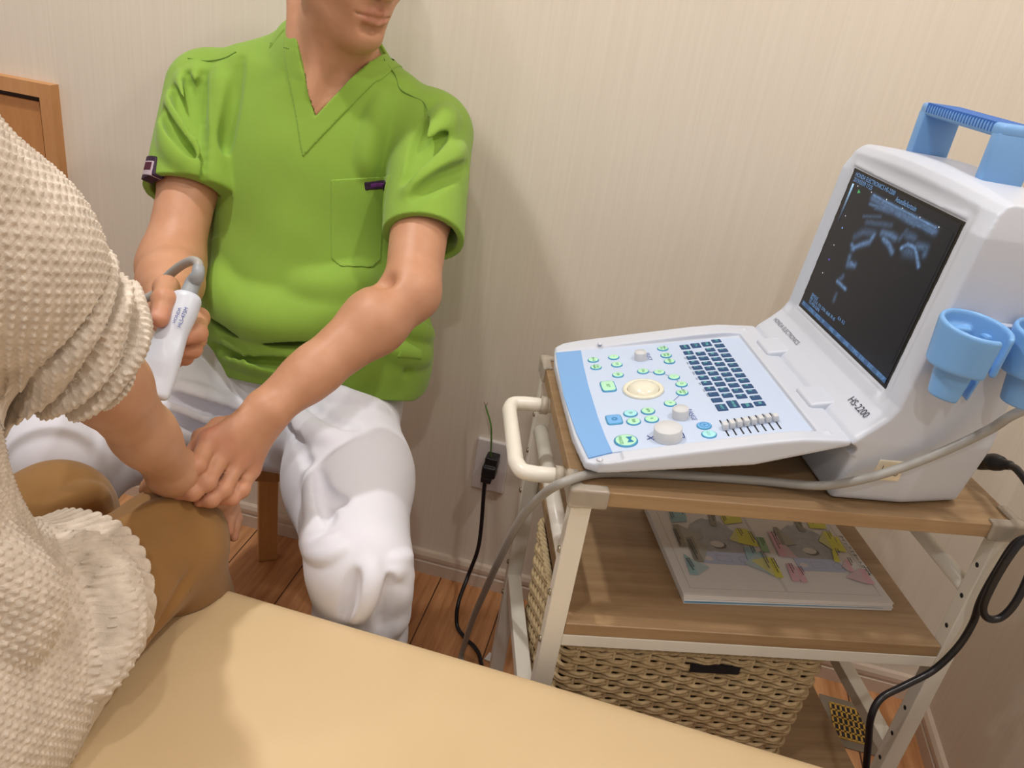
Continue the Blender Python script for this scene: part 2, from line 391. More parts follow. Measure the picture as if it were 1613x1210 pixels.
def polygonise(F, h, lo, hi, B=22):
    lo = np.array(lo, float); hi = np.array(hi, float); nb = np.ceil((hi-lo)/(h*B)).astype(int)
    I = np.stack(np.meshgrid(*[np.arange(k) for k in nb], indexing='ij'), -1).reshape(-1, 3)
    C = lo+(I+.5)*B*h; dc = F.eval(C); half = B*h*.5*1.7321
    act = I[np.abs(dc) < half*1.35+.012]
    g = np.arange(-1, B+1); G = np.stack(np.meshgrid(g, g, g, indexing='ij'), -1).reshape(-1, 3); N = B+2
    keys = []; pos = []; quads = []
    big = np.array(nb)*B+4; corner = [(a, b, c) for a in (0, 1) for b in (0, 1) for c in (0, 1)]
    def key(i, j, k): return ((i+1)*big[1]+(j+1))*big[2]+(k+1)
    for b in act:
        base = b*B; Q = lo+(base+G)*h
        d = F.eval(Q, Q[0], Q[-1])
        if d.min() > 0 or d.max() < 0: continue
        d = d.reshape(N, N, N); s = d < 0; c = N-1
        cnt = sum(s[a:a+c, bb:bb+c, e:e+c].astype(np.int8) for a, bb, e in corner)
        ci, cj, ck = np.nonzero((cnt > 0) & (cnt < 8))
        if len(ci) == 0: continue
        acc = np.zeros((len(ci), 3)); num = np.zeros(len(ci))
        for a in range(8):
            for e in (1, 2, 4):
                if a & e: continue
                o1 = corner[a]; o2 = corner[a | e]
                v1 = d[ci+o1[0], cj+o1[1], ck+o1[2]]; v2 = d[ci+o2[0], cj+o2[1], ck+o2[2]]
                m = (v1 < 0) != (v2 < 0); t = np.where(m, v1/np.where(m, v1-v2, 1), 0)
                p = np.array(o1)+t[:, None]*(np.array(o2)-np.array(o1)); acc += p*m[:, None]; num += m
        P = lo+(base+np.stack([ci-1, cj-1, ck-1], 1)+acc/num[:, None])*h
        keys.append(key(base[0]+ci-1, base[1]+cj-1, base[2]+ck-1)); pos.append(P)
        for ax in range(3):
            sl = [slice(1, N-1)]*3; sl2 = list(sl); sl2[ax] = slice(2, N)
            s1 = s[tuple(sl)]; s2 = s[tuple(sl2)]
            for flip, mm in ((0, s1 & ~s2), (1, ~s1 & s2)):
                e = np.nonzero(mm)
                if len(e[0]) == 0: continue
                ijk = [base[q]+e[q] for q in range(3)]; u, w = (ax+1) % 3, (ax+2) % 3
                def off(du, dw):
                    x = list(ijk); x[u] = x[u]+du; x[w] = x[w]+dw; return key(*x)
                q = np.stack([off(-1, -1), off(0, -1), off(0, 0), off(-1, 0)], 1)
                quads.append(q[:, ::-1] if flip else q)
    K = np.concatenate(keys); P = np.concatenate(pos); Qd = np.concatenate(quads)
    uk, idx = np.unique(K, return_index=True); P = P[idx]; q = np.searchsorted(uk, Qd); q = np.clip(q, 0, len(uk)-1)
    ok = np.all(uk[q] == Qd, axis=1); return P, q[ok]
def largest(V, Q):
    lab = np.arange(len(V))
    while True:
        m = lab[Q].min(1); new = lab.copy(); np.minimum.at(new, Q.ravel(), np.repeat(m, 4)); new = new[new]
        if np.array_equal(new, lab): break
        lab = new
    b = np.bincount(lab).argmax(); k = lab == b; idx = np.cumsum(k)-1; Q = Q[k[Q[:, 0]]]; return V[k], idx[Q]
def field_obj(name, F, h, lo, hi, m, parent=None, attrs=None, relax=0, one=False):
    V, Q = polygonise(F, h, lo, hi)
    if one: V, Q = largest(V, Q)
    for _ in range(relax):
        acc = np.zeros_like(V); cn = np.zeros(len(V))
        for i in range(4):
            a = Q[:, i]; b = Q[:, (i+1) % 4]
            np.add.at(acc, a, V[b]); np.add.at(cn, a, 1); np.add.at(acc, b, V[a]); np.add.at(cn, b, 1)
        V = V*.5+.5*acc/np.maximum(cn, 1)[:, None]
    me = bpy.data.meshes.new(name); me.vertices.add(len(V)); me.vertices.foreach_set('co', V.astype(np.float32).ravel())
    me.loops.add(Q.size); me.loops.foreach_set('vertex_index', Q.astype(np.int32).ravel())
    me.polygons.add(len(Q)); me.polygons.foreach_set('loop_start', np.arange(0, Q.size, 4, dtype=np.int32))
    try: me.polygons.foreach_set('loop_total', np.full(len(Q), 4, np.int32))
    except Exception: pass
    me.polygons.foreach_set('use_smooth', np.ones(len(Q), bool)); me.update(calc_edges=True); me.validate()
    me.materials.append(m)
    for nm, fn in (attrs or {}).items():
        v = fn(V)
        if v.ndim == 1: me.attributes.new(nm, 'FLOAT', 'POINT').data.foreach_set('value', v.astype(np.float32))
        else: me.attributes.new(nm, 'FLOAT_VECTOR', 'POINT').data.foreach_set('vector', v.astype(np.float32).ravel())
    o = bpy.data.objects.new(name, me); COL.objects.link(o)
    if parent: o.parent = parent
    return o
def blobs(L):
    L = [(np.array(c), r, s) for c, r, s in L]
    def f(V):
        o = np.zeros(len(V))
        for c, r, s in L: o = np.maximum(o, s*np.exp(-((V-c)**2).sum(1)/(r*r)))
        return o
    return f

# ================================================================== THE ROOM
def quad_obj(name, pts, m, label=None):
    o = mesh_obj(name, pts, [tuple(range(len(pts)))], m); tag(o, kind='structure'); return o
def slab(name, lo, hi, m): o = box(name, lo, hi, m); tag(o, kind='structure'); return o
slab('floor', (-2.6, -1.6, -.05), (WALL_X+.1, WALL_Y+.1, 0), MAT['floor'])
slab('wall_back', (-2.6, WALL_Y, 0), (WALL_X+.1, WALL_Y+.1, CEIL), MAT['wall'])
slab('wall_right', (WALL_X, -1.6, 0), (WALL_X+.1, WALL_Y, CEIL), MAT['wall'])
slab('ceiling', (-2.6, -1.6, CEIL), (WALL_X+.1, WALL_Y+.1, CEIL+.05), MAT['ceiling'])
def baseboard(name, a, b, nrm):
    prof = [(0, 0), (.012, 0), (.012, .030), (.009, .033), (.009, .036), (.012, .039), (.012, .048), (.008, .056), (0, .058)]
    a = np.array(a); b = np.array(b); nrm = np.array(nrm); V = []; n = len(prof)
    for e in (a, b):
        for d, z in prof: V.append(e+nrm*d+Z0*z)
    Fc = [(i, (i+1) % n, n+(i+1) % n, n+i) for i in range(n)]+[tuple(range(n))[::-1], tuple(range(n, 2*n))]
    tag(mesh_obj(name, V, Fc, MAT['white_trim']), kind='structure')
baseboard('baseboard_back', (-1.149, WALL_Y, 0), (WALL_X-.012, WALL_Y, 0), (0, -1, 0))
baseboard('baseboard_right', (WALL_X, WALL_Y, 0), (WALL_X, -1.6, 0), (-1, 0, 0))
# low wooden closet door let into the wall on the left
d1 = empty('door_1', (-1.52, WALL_Y, 0)); tag(d1, 'low oak closet door in the back wall behind the knitted sweater', kind='structure')
box('door_leaf', (-.335, -.012, .012), (.335, .006, .868), MAT['door_wood'], d1)
bm = bmesh.new()
add_box(bm, (.345, -.022, 0), (.371, .004, .905)); add_box(bm, (-.371, -.022, 0), (-.345, .004, .905)); add_box(bm, (-.345, -.022, .879), (.345, .004, .905))
bm_obj('door_frame', bm, MAT['door_frame'], d1)
box('door_gap', (-.345, -.006, 0), (.345, .004, .879), MAT['dark_gap'], d1)

# wall outlet
wo = empty('wall_outlet', (-.2235, WALL_Y, .312)); tag(wo, 'pale rounded outlet plate on the back wall above the black plug cord', 'outlet')
F = Field().u(rbox((0, -.004, 0), (.035, .005, .0605), .0045)); field_obj('outlet_plate', F, .0011, (-.04, -.012, -.065), (.04, .004, .065), MAT['plate'], wo)
bm = bmesh.new(); add_box(bm, (-.012, -.0105, -.022), (.012, -.0085, .022), .0012)
for z in (-.011, .011):
    for x in (-.006, .006): add_box(bm, (x-.001, -.0112, z-.004), (x+.001, -.0103, z+.004), mi=1)
bm_obj('outlet_socket', bm, [MAT['plate'], MAT['slot']], wo)
# power cord into the outlet
pc = empty('power_cable', (-.218, 1.36, .333)); tag(pc, 'black power cord with loose green earth wire plugged into the wall outlet', 'cord')
F = Field()
F.u(rbox((0, .006, .008), (.013, .014, .011), .003)); F.u(rbox((-.001, -.002, -.012), (.0145, .013, .013), .004), .004); F.u(rbox((-.004, -.004, -.031), (.011, .010, .007), .003), .003)
for z in (-.024, .002): F.sub(rbox((0, -.016, z), (.02, .003, .0012), .0005), .001)
field_obj('plug', F, .0012, (-.03, -.03, -.05), (.03, .03, .03), MAT['black'], pc)
L = lambda p: np.array(p)-np.array(pc.location)
w0 = np.array([-.003, .0, .017]); wt = L(Y(765, 640, 1.362))
tube('ground_wire', spline([w0, L(Y(774, 690, 1.35)), L(Y(773, 668, 1.352)), wt], 10), .0016, MAT['green_wire'], pc, 8)
V = []; Fc = []
for dx in (-.004, .003):
    v, f = tube_data([wt, wt+np.array([dx*.5, 0, .004]), wt+np.array([dx, -.001, .009])], .0007, 6, True, len(V)); V += v; Fc += f
mesh_obj('fork_terminal', V, Fc, MAT['screw'], pc, True)
cord = [L(p) for p in ((-.222, 1.352, .298), Y(763, 765, 1.352), Y(758, 830, 1.345), Y(752, 868, 1.335), Y(737, 908, 1.325), Y(722, 950, 1.27), Zp(720, 985, .006), Zp(733, 1005, .006), Zp(748, 1020, .006), Zp(757, 1040, .006), Zp(765, 1100, .006))]
tube('cord', spline(cord, 10), .0042, MAT['black_cord'], pc, 10)
# scrap on the floor
p = Zp(773, 1038, 0)
sc_ = mesh_obj('paper_scrap', [p+np.array(q) for q in ((-.012, -.007, .001), (.008, -.012, .003), (.013, .006, .001), (-.006, .012, .004))]+[p+np.array(q) for q in ((-.012, -.007, .0018), (.008, -.012, .0038), (.013, .006, .0018), (-.006, .012, .0048))],
               [(3, 2, 1, 0), (4, 5, 6, 7), (0, 1, 5, 4), (1, 2, 6, 5), (2, 3, 7, 6), (3, 0, 4, 7)], MAT['paper'])
tag(sc_, 'small white paper scrap lying on the wooden floor beside the cart', 'scrap')
# floor vent by the right wall
fv = empty('floor_vent', (.575, 1.272, 0)); tag(fv, 'floor vent plate with yellowish slotted grille beneath the cart', 'vent')
box('vent_plate', (-.048, -.062, .0), (.048, .062, .003), MAT['vent_grey'], fv, .001)
bm = bmesh.new()
for i in range(7): add_box(bm, (-.03+.01*i-.0018, -.042, .003), (-.03+.01*i+.0018, .042, .0055))
for j in range(6): add_box(bm, (-.032, -.042+.0168*j-.0018, .003), (.032, -.042+.0168*j+.0018, .0055))
bm_obj('vent_grille', bm, MAT['vent_yel'], fv)
box('vent_recess', (-.032, -.042, .0028), (.032, .042, .0036), MAT['slot'], fv)

# ================================================================== TREATMENT BED
tb = empty('treatment_bed', (-.1, .4, 0)); tag(tb, 'cream vinyl treatment bed in the foreground', 'bed')
BT = .47
F = Field().u(rbox((0, 0, BT-.045), (.98, .325, .045), .026))
F.disp(lambda Q, d: d+.0012*np.sin(Q[:, 0]*9+1)*np.sin(Q[:, 1]*11))
mo = field_obj('mattress', F, .007, (-1.0, -.35, .36), (1.0, .35, .49), MAT['bed'], tb, relax=1)
mo.rotation_euler[2] = radians(-1.4)
fr = box('bed_frame', (-.94, -.29, .31), (.94, .285, .38), MAT['bed_frame'], tb, .004); fr.rotation_euler[2] = radians(-1.4)
for sx in (-1, 1):
    for sy in (-1, 1):
        box('leg', (sx*.86-.03, sy*.24-.03, 0), (sx*.86+.03, sy*.24+.03, .312), MAT['bed_frame'], tb, .003)

# ================================================================== STOOL
st = empty('stool', (-.60, 1.195, 0)); tag(st, 'low round wooden stool with pale grey seat under the man in green', 'stool')
lathe('seat', [(.135, .392), (.158, .394), (.160, .398), (.160, .416), (.158, .4185), (.0, .4185)], MAT['stool'], st, 48)
lathe('seat_pad', [(.157, .418), (.157, .4205), (.155, .4215), (0, .4215)], MAT['stool_pad'], st, 48)
for a in (120, 0, 240):
    a = radians(a+3); ca, sa = cos(a), sin(a); m = Matrix.Translation((.128*ca, .128*sa, 0)) @ Matrix.Rotation(a, 4, 'Z')
    bm = bmesh.new(); add_box(bm, (-.013, -.020, 0), (.013, .020, .398), .003, 2, m); bm_obj('leg', bm, MAT['stool'], st)

# ================================================================== CART
CO = np.array([-.025, .7592, 0]); CA = radians(16.3); E1 = np.array([cos(CA), sin(CA), 0]); E2 = np.array([-sin(CA), cos(CA), 0])
CL, CD, CT = .5455, .343, .71
def loc(P): d = np.array(P)-CO; return np.array([d@E1, d@E2, d[2]])
def lray(px, py): d = ray(px, py); return np.array([d@E1, d@E2, d[2]])
LC = loc(CAM)
def lhit(px, py, p0, n): d = lray(px, py); n = np.array(n, float); return LC+d*(((np.array(p0)-LC)@n)/(d@n))
def cy(px, py, y): return lhit(px, py, (0, y, 0), (0, 1, 0))
def cz(px, py, z): return lhit(px, py, (0, 0, z), (0, 0, 1))
ct = empty('equipment_cart', tuple(CO), CA); tag(ct, 'white metal cart with oak shelves carrying the ultrasound machine', 'cart')
box('top_shelf', (0, 0, CT-.019), (CL, CD, CT), MAT['shelf'], ct, .0012)
box('middle_shelf', (.0245, .001, .497), (CL-.0245, CD-.001, .515), MAT['shelf'], ct, .0012)
box('lower_shelf', (.03, .004, .214), (.52, CD-.004, .231), MAT['shelf'], ct, .0012)
holes = [cy(q[0], q[1], .01)[2] for q in ((1540, 890), (1514, 938), (1491, 985), (1429, 1115), (1410, 1155), (1391, 1193))]
for ix in (0, 1):
    for iy in (0, 1):
        x0 = 0 if ix == 0 else CL-.024; y0 = 0 if iy == 0 else CD-.02
        bm = bmesh.new(); add_box(bm, (x0, y0, .05), (x0+.024, y0+.02, CT-.019), .0012)
        for zz in holes+[.12]:
            xi = x0+.024 if ix == 0 else x0
            r = bmesh.ops.create_circle(bm, cap_ends=True, segments=14, radius=.0032)
            sgn = 1 if ix == 0 else -1
            bmesh.ops.transform(bm, matrix=Matrix.Translation((xi+sgn*.0004, y0+.010, zz)) @ Matrix.Rotation(sgn*pi/2, 4, 'Y') , verts=r['verts'])
            for f in {f for v in r['verts'] for f in v.link_faces}: f.material_index = 1
        lg = bm_obj('leg', bm, [MAT['cart_white'], MAT['slot']], ct)
        cyl('caster', (x0+.012-.008, y0+.01, .025), (x0+.012+.008, y0+.01, .025), .025, MAT['black'], ct)
        if ix == 0:
            for zz in (.62, .555, .48, .40, .335, .27):
                for sx in (-1,):
                    lathe('bolt', [(.0045, 0), (.0042, .0015), (.0025, .003), (0, .0032)], MAT['screw'], ct, 14, mat=Matrix.Translation((x0, y0+.010, zz)) @ Matrix.Rotation(-pi/2, 4, 'Y'))
bm = bmesh.new(); add_box(bm, (.024, .001, .479), (CL-.024, .016, .497), .001); add_box(bm, (.024, CD-.016, .479), (CL-.024, CD-.001, .497), .001)
bm_obj('shelf_rail', bm, MAT['cart_white'], ct)
for x in (.012, CL-.012):
    cyl('side_tube', (x, .018, .597), (x, CD-.018, .597), .0105, MAT['cart_white'], ct, 20)
    box('side_bar', (x-.011, .018, .296), (x+.011, CD-.018, .316), MAT['cart_white'], ct, .001)
hp = [(.004, .060, .688), (-.036, .060, .688), (-.050, .066, .688), (-.0565, .080, .688), (-.0565, .215, .688), (-.050, .229, .688), (-.036, .235, .688), (.004, .235, .688)]
path = [hp[0], (-.030, .060, .688)]+spline([(-.034, .060, .688), (-.050, .0645, .688), (-.0565, .082, .688)], 6)+spline([(-.0565, .213, .688), (-.050, .2305, .688), (-.034, .235, .688)], 6)+[(-.030, .235, .688), hp[-1]]
tube('push_handle', path, .0098, MAT['cart_white'], ct, 16)
for y in (.060, .235): cyl('handle_collar', (-.002, y, .688), (-.012, y, .688), .0125, MAT['clear'], ct)
for ix in (0, 1):
    for iy in (0, 1):
        sx = 1 if ix == 0 else -1; sy = 1 if iy == 0 else -1; X = 0 if ix == 0 else CL; Yy = 0 if iy == 0 else CD
        F = Field(); a = np.array([X+sx*.018, Yy+sy*.003, CT-.009]); F.u(rbox(a, (.0225, .0075, .0125), .003)); b_ = np.array([X+sx*.003, Yy+sy*.018, CT-.009]); F.u(rbox(b_, (.0075, .0225, .0125), .003), .003)
        F.sub(rbox((X+sx*.1, Yy+sy*.1, CT-.0095), (.1, .1, .0098), .0005), .001)
        field_obj('corner_guard', F, .0016, (X-.05, Yy-.05, CT-.03), (X+.05, Yy+.05, CT+.01), MAT['clear'], ct)

# booklets on the middle shelf
A0 = cz(1078, 937, .529); A1 = cz(1407, 950, .529)
bx = (A1-A0); bx[2] = 0; bx /= np.linalg.norm(bx); by = np.array([-bx[1], bx[0], 0]); BW, BH = .297, .21
bl = (CO+E1*A0[0]+E2*A0[1]); bang = CA+math.atan2(bx[1], bx[0])
def booklet(name, z, t, lab, dx, dy, rot, blue):
    o = empty(name, (bl[0]+dx, bl[1]+dy, z), bang+rot); tag(o, lab, 'booklet', 'booklets on the middle shelf')
    box('pages', (0, 0, .0005), (BW, BH, t-.0006), MAT['paper'], o, .0004)
    box('cover', (-.0006, -.0006, t-.0008), (BW+.0006, BH+.0006, t), MAT['paper'], o, .0003)
    if blue: mesh_obj('cover_edge_stripe', [(0, -.0009, t-.0034), (BW*.95, -.0009, t-.0014), (BW*.95, -.0009, t-.0008), (0, -.0009, t-.0008)], [(0, 1, 2, 3)], MAT['paperblue'], o)
    return o
booklet('guide_booklet', .515, .0065, 'lower white booklet with a blue edge stripe under the printed guide', .002, -.001, .004, True)
bk = booklet('guide_booklet', .5215, .0070, 'white printed control guide with coloured callouts on the middle shelf', 0, 0, 0, False)
PR = {}
cols = {'w': (205, 200, 198), 'line': (150, 146, 140), 'grey': (168, 170, 174), 'lav': (176, 182, 206), 'tag': (146, 142, 128), 'yel': (214, 210, 92), 'pink': (216, 172, 184), 'teal': (150, 184, 190), 'grn': (150, 184, 140), 'txt': (74, 70, 74), 'knob': (206, 204, 200), 'kdk': (112, 108, 104)}
for k in ('tag', 'yel', 'pink', 'teal', 'grn'): cols[k+'2'] = tuple(int(.55*c+.45*d) for c, d in zip(cols[k], (196, 194, 196)))
pm = []; pidx = {}
for k, c in cols.items(): pidx[k] = len(pm); pm.append(plain('print_'+k, lin(*c), .6, var=.02 if k != 'grey' else .12, nscale=9 if k != 'grey' else 90))
PV = []; PF = []; PI = []
def bq(zx, zy):   # point of the printed cover seen at this place -> page coordinates
    q = lhit(1000+zx/3.667, 780+zy/3.667, (0, 0, .5285), (0, 0, 1))-np.array([A0[0], A0[1], .5285]); return np.array([q@bx, q@by])
pz = [.0071]
def pp(pts, k, page=False):
    pz[0] += .00003
    n0 = len(PV)
    for q in pts:
        q = q if page else bq(*q); PV.append((q[0], q[1], pz[0]))
    PF.append(tuple(range(n0, n0+len(pts)))); PI.append(pidx[k])
def prect(x0, y0, x1, y1, k): pp([(x0, y0), (x1, y0), (x1, y1), (x0, y1)], k, True)
def pblob(c, rx, ry, k, n=40, jag=0.0): pp([(c[0]+rx*cos(2*pi*i/n)*(1+jag*random.uniform(-1, 1)), c[1]+ry*sin(2*pi*i/n)*(1+jag*random.uniform(-1, 1))) for i in range(n)], k, True)
for x0, x1 in ((.012, .148), (.150, .286)):
    for a, b, c, d in ((x0, .014, x1, .0144), (x0, .19, x1, .1904), (x0, .014, x0+.0005, .19), (x1-.0005, .014, x1, .19)): prect(a, b, c, d, 'line')
cc = [bq(485, 290), bq(1020, 330)]
for c in cc:
    pblob(c+np.array([0, .012]), .040, .050, 'grey', 48, .05); q = c+np.array([.0, -.030]); prect(q[0]-.036, q[1]-.012, q[0]+.034, q[1]+.014, 'lav')
    pblob(c, .0115, .0085, 'kdk'); pblob(c+np.array([-.002, .0022]), .0105, .0072, 'knob')
    prect(q[0]-.014, q[1]-.006, q[0]+.008, q[1]+.007, 'line'); prect(q[0]-.0135, q[1]-.0055, q[0]+.0075, q[1]+.0065, 'lav'); pblob(q+np.array([-.026, -.001]), .006, .005, 'w'); pblob(q+np.array([.026, .0]), .007, .006, 'line'); pblob(q+np.array([.026, .0]), .0064, .0054, 'lav')
def callout(pts, tip, k):
    if tip is not None: pp([pts[tip[0]], tip[1], pts[tip[2]]], k+'2')
    pp(pts, k)
callout([(195, 95), (290, 100), (300, 155), (210, 160)], None, 'teal'); callout([(215, 172), (250, 172), (298, 300), (258, 300)], (1, (400, 240), 2), 'tag'); callout([(290, 248), (330, 240), (400, 390), (348, 392)], (1, (420, 300), 2), 'tag')
callout([(280, 340), (330, 375), (365, 465), (318, 462)], (1, (430, 420), 2), 'teal'); callout([(420, 115), (460, 118), (475, 185), (440, 180)], None, 'tag'); callout([(490, 120), (610, 130), (620, 160), (520, 172)], None, 'yel')
callout([(580, 195), (650, 200), (700, 300), (600, 280)], (0, (545, 260), 3), 'yel'); callout([(645, 215), (670, 215), (715, 300), (690, 300)], None, 'yel'); callout([(700, 245), (745, 250), (780, 335), (735, 330)], None, 'grn')
callout([(625, 300), (690, 305), (710, 370), (650, 375)], None, 'teal'); callout([(710, 330), (735, 332), (795, 465), (770, 462)], (0, (630, 400), 2), 'teal'); callout([(765, 360), (800, 368), (858, 482), (815, 480)], (0, (670, 380), 3), 'yel')
callout([(765, 215), (800, 220), (880, 360), (835, 358)], (2, (940, 370), 1), 'pink'); callout([(795, 188), (820, 190), (870, 295), (845, 290)], (1, (935, 290), 2), 'tag'); callout([(870, 400), (905, 402), (945, 505), (908, 500)], (1, (985, 450), 2), 'pink'); callout([(925, 420), (955, 422), (1000, 510), (960, 508)], None, 'pink')
callout([(915, 150), (950, 152), (985, 215), (950, 212)], None, 'tag'); callout([(990, 155), (1095, 165), (1105, 200), (1010, 195)], None, 'yel'); callout([(1085, 215), (1130, 220), (1195, 330), (1145, 325)], (0, (1060, 270), 3), 'yel'); callout([(1150, 245), (1170, 247), (1222, 335), (1195, 333)], None, 'yel'); callout([(1135, 325), (1160, 328), (1185, 395), (1150, 390)], None, 'yel')
callout([(1210, 380), (1235, 382), (1265, 450), (1240, 448)], (0, (1195, 420), 3), 'pink'); callout([(1290, 430), (1325, 435), (1385, 522), (1340, 520)], (0, (1215, 480), 3), 'pink')
random.seed(3)
for (x0, y0), (x1, y1) in (((225, 200), (268, 290)), ((308, 262), (365, 380)), ((300, 375), (340, 440)), ((205, 110), (220, 150)), ((505, 125), (520, 160)), ((595, 205), (620, 250)), ((655, 225), (690, 290)), ((720, 262), (745, 310)), ((665, 310), (685, 355)), ((725, 345), (775, 440)), ((785, 385), (828, 470)), ((785, 232), (835, 335)), ((885, 420), (912, 475)), ((940, 440), (968, 485)), ((920, 160), (958, 205)), ((432, 122), (452, 175)), ((1003, 165), (1022, 190)), ((1100, 235), (1125, 285)), ((1150, 340), (1168, 380)), ((1220, 395), (1245, 440)), ((1320, 450), (1352, 500)), ((255, 105), (275, 148))):
    a = bq(x0, y0); b = bq(x1, y1); d = (b-a)/np.linalg.norm(b-a); nn = np.array([-d[1], d[0]])
    for s in (-.0016, .0016):
        L_ = np.linalg.norm(b-a)*(1 if s < 0 else .7); t = 0
        while t < L_:
            w = random.uniform(.0016, .0028); p_ = a+d*t+nn*s; pp([p_-nn*.0009, p_+d*w-nn*.0009, p_+d*w+nn*.0009, p_+nn*.0009], 'txt', True); t += w+.0007
mesh_obj('cover_print', PV, PF, pm, bk, fm=PI)
put_text('cover_title', 'クイックスタートガイド', .0085, frame((.291, .10, .0076), (0, -1, 0), (1, 0, 0)), MAT['ink'], bk)

# woven basket on the lower shelf
bs = empty('woven_basket', tuple(CO+E1*.21+E2*.155+Z0*.231), CA); tag(bs, 'woven paper rope basket on the lower shelf of the cart', 'basket')
BX, BY, BZ = .186, .135, .232
def perim(s, z, off):
    """point on the rounded rectangular basket wall at arc parameter s"""
    fl = .014*z/BZ; hx, hy = BX-.012+fl*.5, BY-.008+fl*.5; r = .02
    Ls = [2*(hx-r), pi*r/2, 2*(hy-r), pi*r/2]*2; tot = sum(Ls); s = (s % 1.0)*tot
    for i, l in enumerate(Ls):
        if s <= l or i == 7: break
        s -= l
    cs = [(-1, -1), (1, -1), (1, 1), (-1, 1)]; k = i//2; ang = -pi/2+k*pi/2
    n = np.array([cos(ang), sin(ang)]); t = np.array([-n[1], n[0]])
    h = [hy, hx, hy, hx][k]; hh = [hx, hy, hx, hy][k]
    if i % 2 == 0: p = n*h+t*(-(hh-r)+s); nn = n
    else: a = ang+s/r; c = n*(h-r)+t*(hh-r); nn = np.array([cos(a), sin(a)]); p = c+nn*r
    p = p+nn*off; return np.array([p[0], p[1], z])
tot = 2*(2*BX+2*BY); nst = 52
V = []; Fc = []; rows = 18
for r_ in range(rows):
    for q in (0, 1):
        z0 = .006+r_*(BZ-.012)/rows+q*.0064; P_ = []
        for i in range(nst*8):
            s = i/(nst*8); ph = 2*pi*s*nst/2+pi*(r_ % 2)
            P_.append(perim(s, z0+.0014*sin(ph+q*pi)+random.uniform(-.0004, .0004), .0030*sin(ph)))
        P_.append(P_[0]); v, f = tube_data(P_, .0033, 6, False, len(V)); V += v; Fc += f
mesh_obj('weave', V, Fc, MAT['rope'], bs, True)
V = []; Fc = []
for i in range(nst):
    v, f = tube_data([perim((i+.25)/nst, .002, 0), perim((i+.25)/nst, BZ*.5, 0), perim((i+.25)/nst, BZ-.004, 0)], .0026, 6, True, len(V)); V += v; Fc += f
mesh_obj('stakes', V, Fc, MAT['rope'], bs, True)
V = []; Fc = []
for q in range(3):
    P_ = [perim(i/240, BZ-.003+.0016*sin(i*.9+q*2.1), .003*cos(i*.9+q*2.1)) for i in range(240)]; P_.append(P_[0]); v, f = tube_data(P_, .0034, 6, False, len(V)); V += v; Fc += f
mesh_obj('rim', V, Fc, MAT['rope'], bs, True)
bm = bmesh.new()
for a in range(4):
    pass
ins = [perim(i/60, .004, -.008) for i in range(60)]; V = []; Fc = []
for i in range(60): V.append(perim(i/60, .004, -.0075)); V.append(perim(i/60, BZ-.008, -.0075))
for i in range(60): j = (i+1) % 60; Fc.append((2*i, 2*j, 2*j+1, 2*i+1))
Fc.append(tuple(2*i for i in range(60))); mesh_obj('weave_hole_shade', V, Fc, MAT['basket_shade'], bs)  # dark inner wall added so the weave holes read as shaded
bm.free()
mesh_obj('handle_cutout', [(-.005, -BY-.006, BZ-.030), (.062, -BY-.006, BZ-.030), (.062, -BY-.006, BZ-.018), (-.005, -BY-.006, BZ-.018), (-.005, -BY-.002, BZ-.030), (.062, -BY-.002, BZ-.030), (.062, -BY-.002, BZ-.018), (-.005, -BY-.002, BZ-.018)],
         [(0, 1, 2, 3), (0, 4, 5, 1), (1, 5, 6, 2), (2, 6, 7, 3), (3, 7, 4, 0), (7, 6, 5, 4)], MAT['slot'], bs)

# ================================================================== ULTRASOUND MACHINE (own frame = cart frame)
um = empty('ultrasound_machine', tuple(CO+E1*.25+E2*.17+Z0*CT), CA); tag(um, 'white portable ultrasound machine with keyboard and dark screen on the cart', 'medical device')
UO = np.array([.25, .17, CT])
def uo(p): return np.array(p, float)-UO
def uobj(o): return o
KA = math.atan2(.062, .29); KX = np.array([cos(KA), 0, sin(KA)]); KN = np.array([-sin(KA), 0, cos(KA)]); KO = np.array([.01, 0, .738])
def kb(u, v, w=0.0): return KO+KX*u+np.array([0, 1, 0])*v+KN*w
def kp(px, py, w=0.0):
    q = lhit(px, py, KO+KN*w, KN)-KO; return np.array([q@KX, q[1]])
# keyboard base
MY0, MY1 = .006, .337
KC = uo
F = Field()
prof = [(.004, .7245), (.198, .757), (.300, .7925), (.303, .7985), (.298, .8005), (.245, .7965), (.206, .7885), (.012, .7395), (.004, .7365)]
F.u(prism(prof, uo((0, MY1, 0)), (1, 0, 0), (0, 0, 1), 0, MY1-MY0, .0035))
# rounded left corners and bowed front edge seen from above
out = [(.302, MY0), (.302, MY1), (.045, MY1), (.022, MY1-.004), (.010, MY1-.014), (.003, .27), (.0005, .17), (.003, .08), (.010, MY0+.012), (.024, MY0+.002), (.045, MY0)]
pf = prism(out, uo((0, 0, 0)), (1, 0, 0), (0, 1, 0), .70, .84)[0]
F.keep(pf, .005)
# sunken membrane bed
rc = [kb(.034, .308, -.0004), kb(.262, .308, -.0004)]
mcen = uo(kb(.1365, .1665, .05)); MR = np.array([KX, [0, 1, 0], KN])
F.sub(rbox(mcen, (.1285, .1385, .0508), .003, MR), .002)
F.sub(rbox(uo(kb(.005, .1565, .05)), (.036, .146, .0506), .002, MR), .002)
for q in ((945, 544), (945, 727), (1172, 519), (1303, 681)):
    u_, v_ = kp(*q, .004); F.u(ellip(uo(kb(u_, v_, .0065 if u_ < .1 else .004)), (.0045, .0045, .002), MR), .001)
field_obj('keyboard_base', F, .0017, uo((-.01, -.005, .712)), uo((.315, .35, .825)), MAT['abs'], um, relax=1)
for y in (.05, .29): lathe('rubber_foot', [(.009, .0), (.009, .016), (0, .016)], MAT['black'], um, 16, tuple(uo((.03, y, .71))))
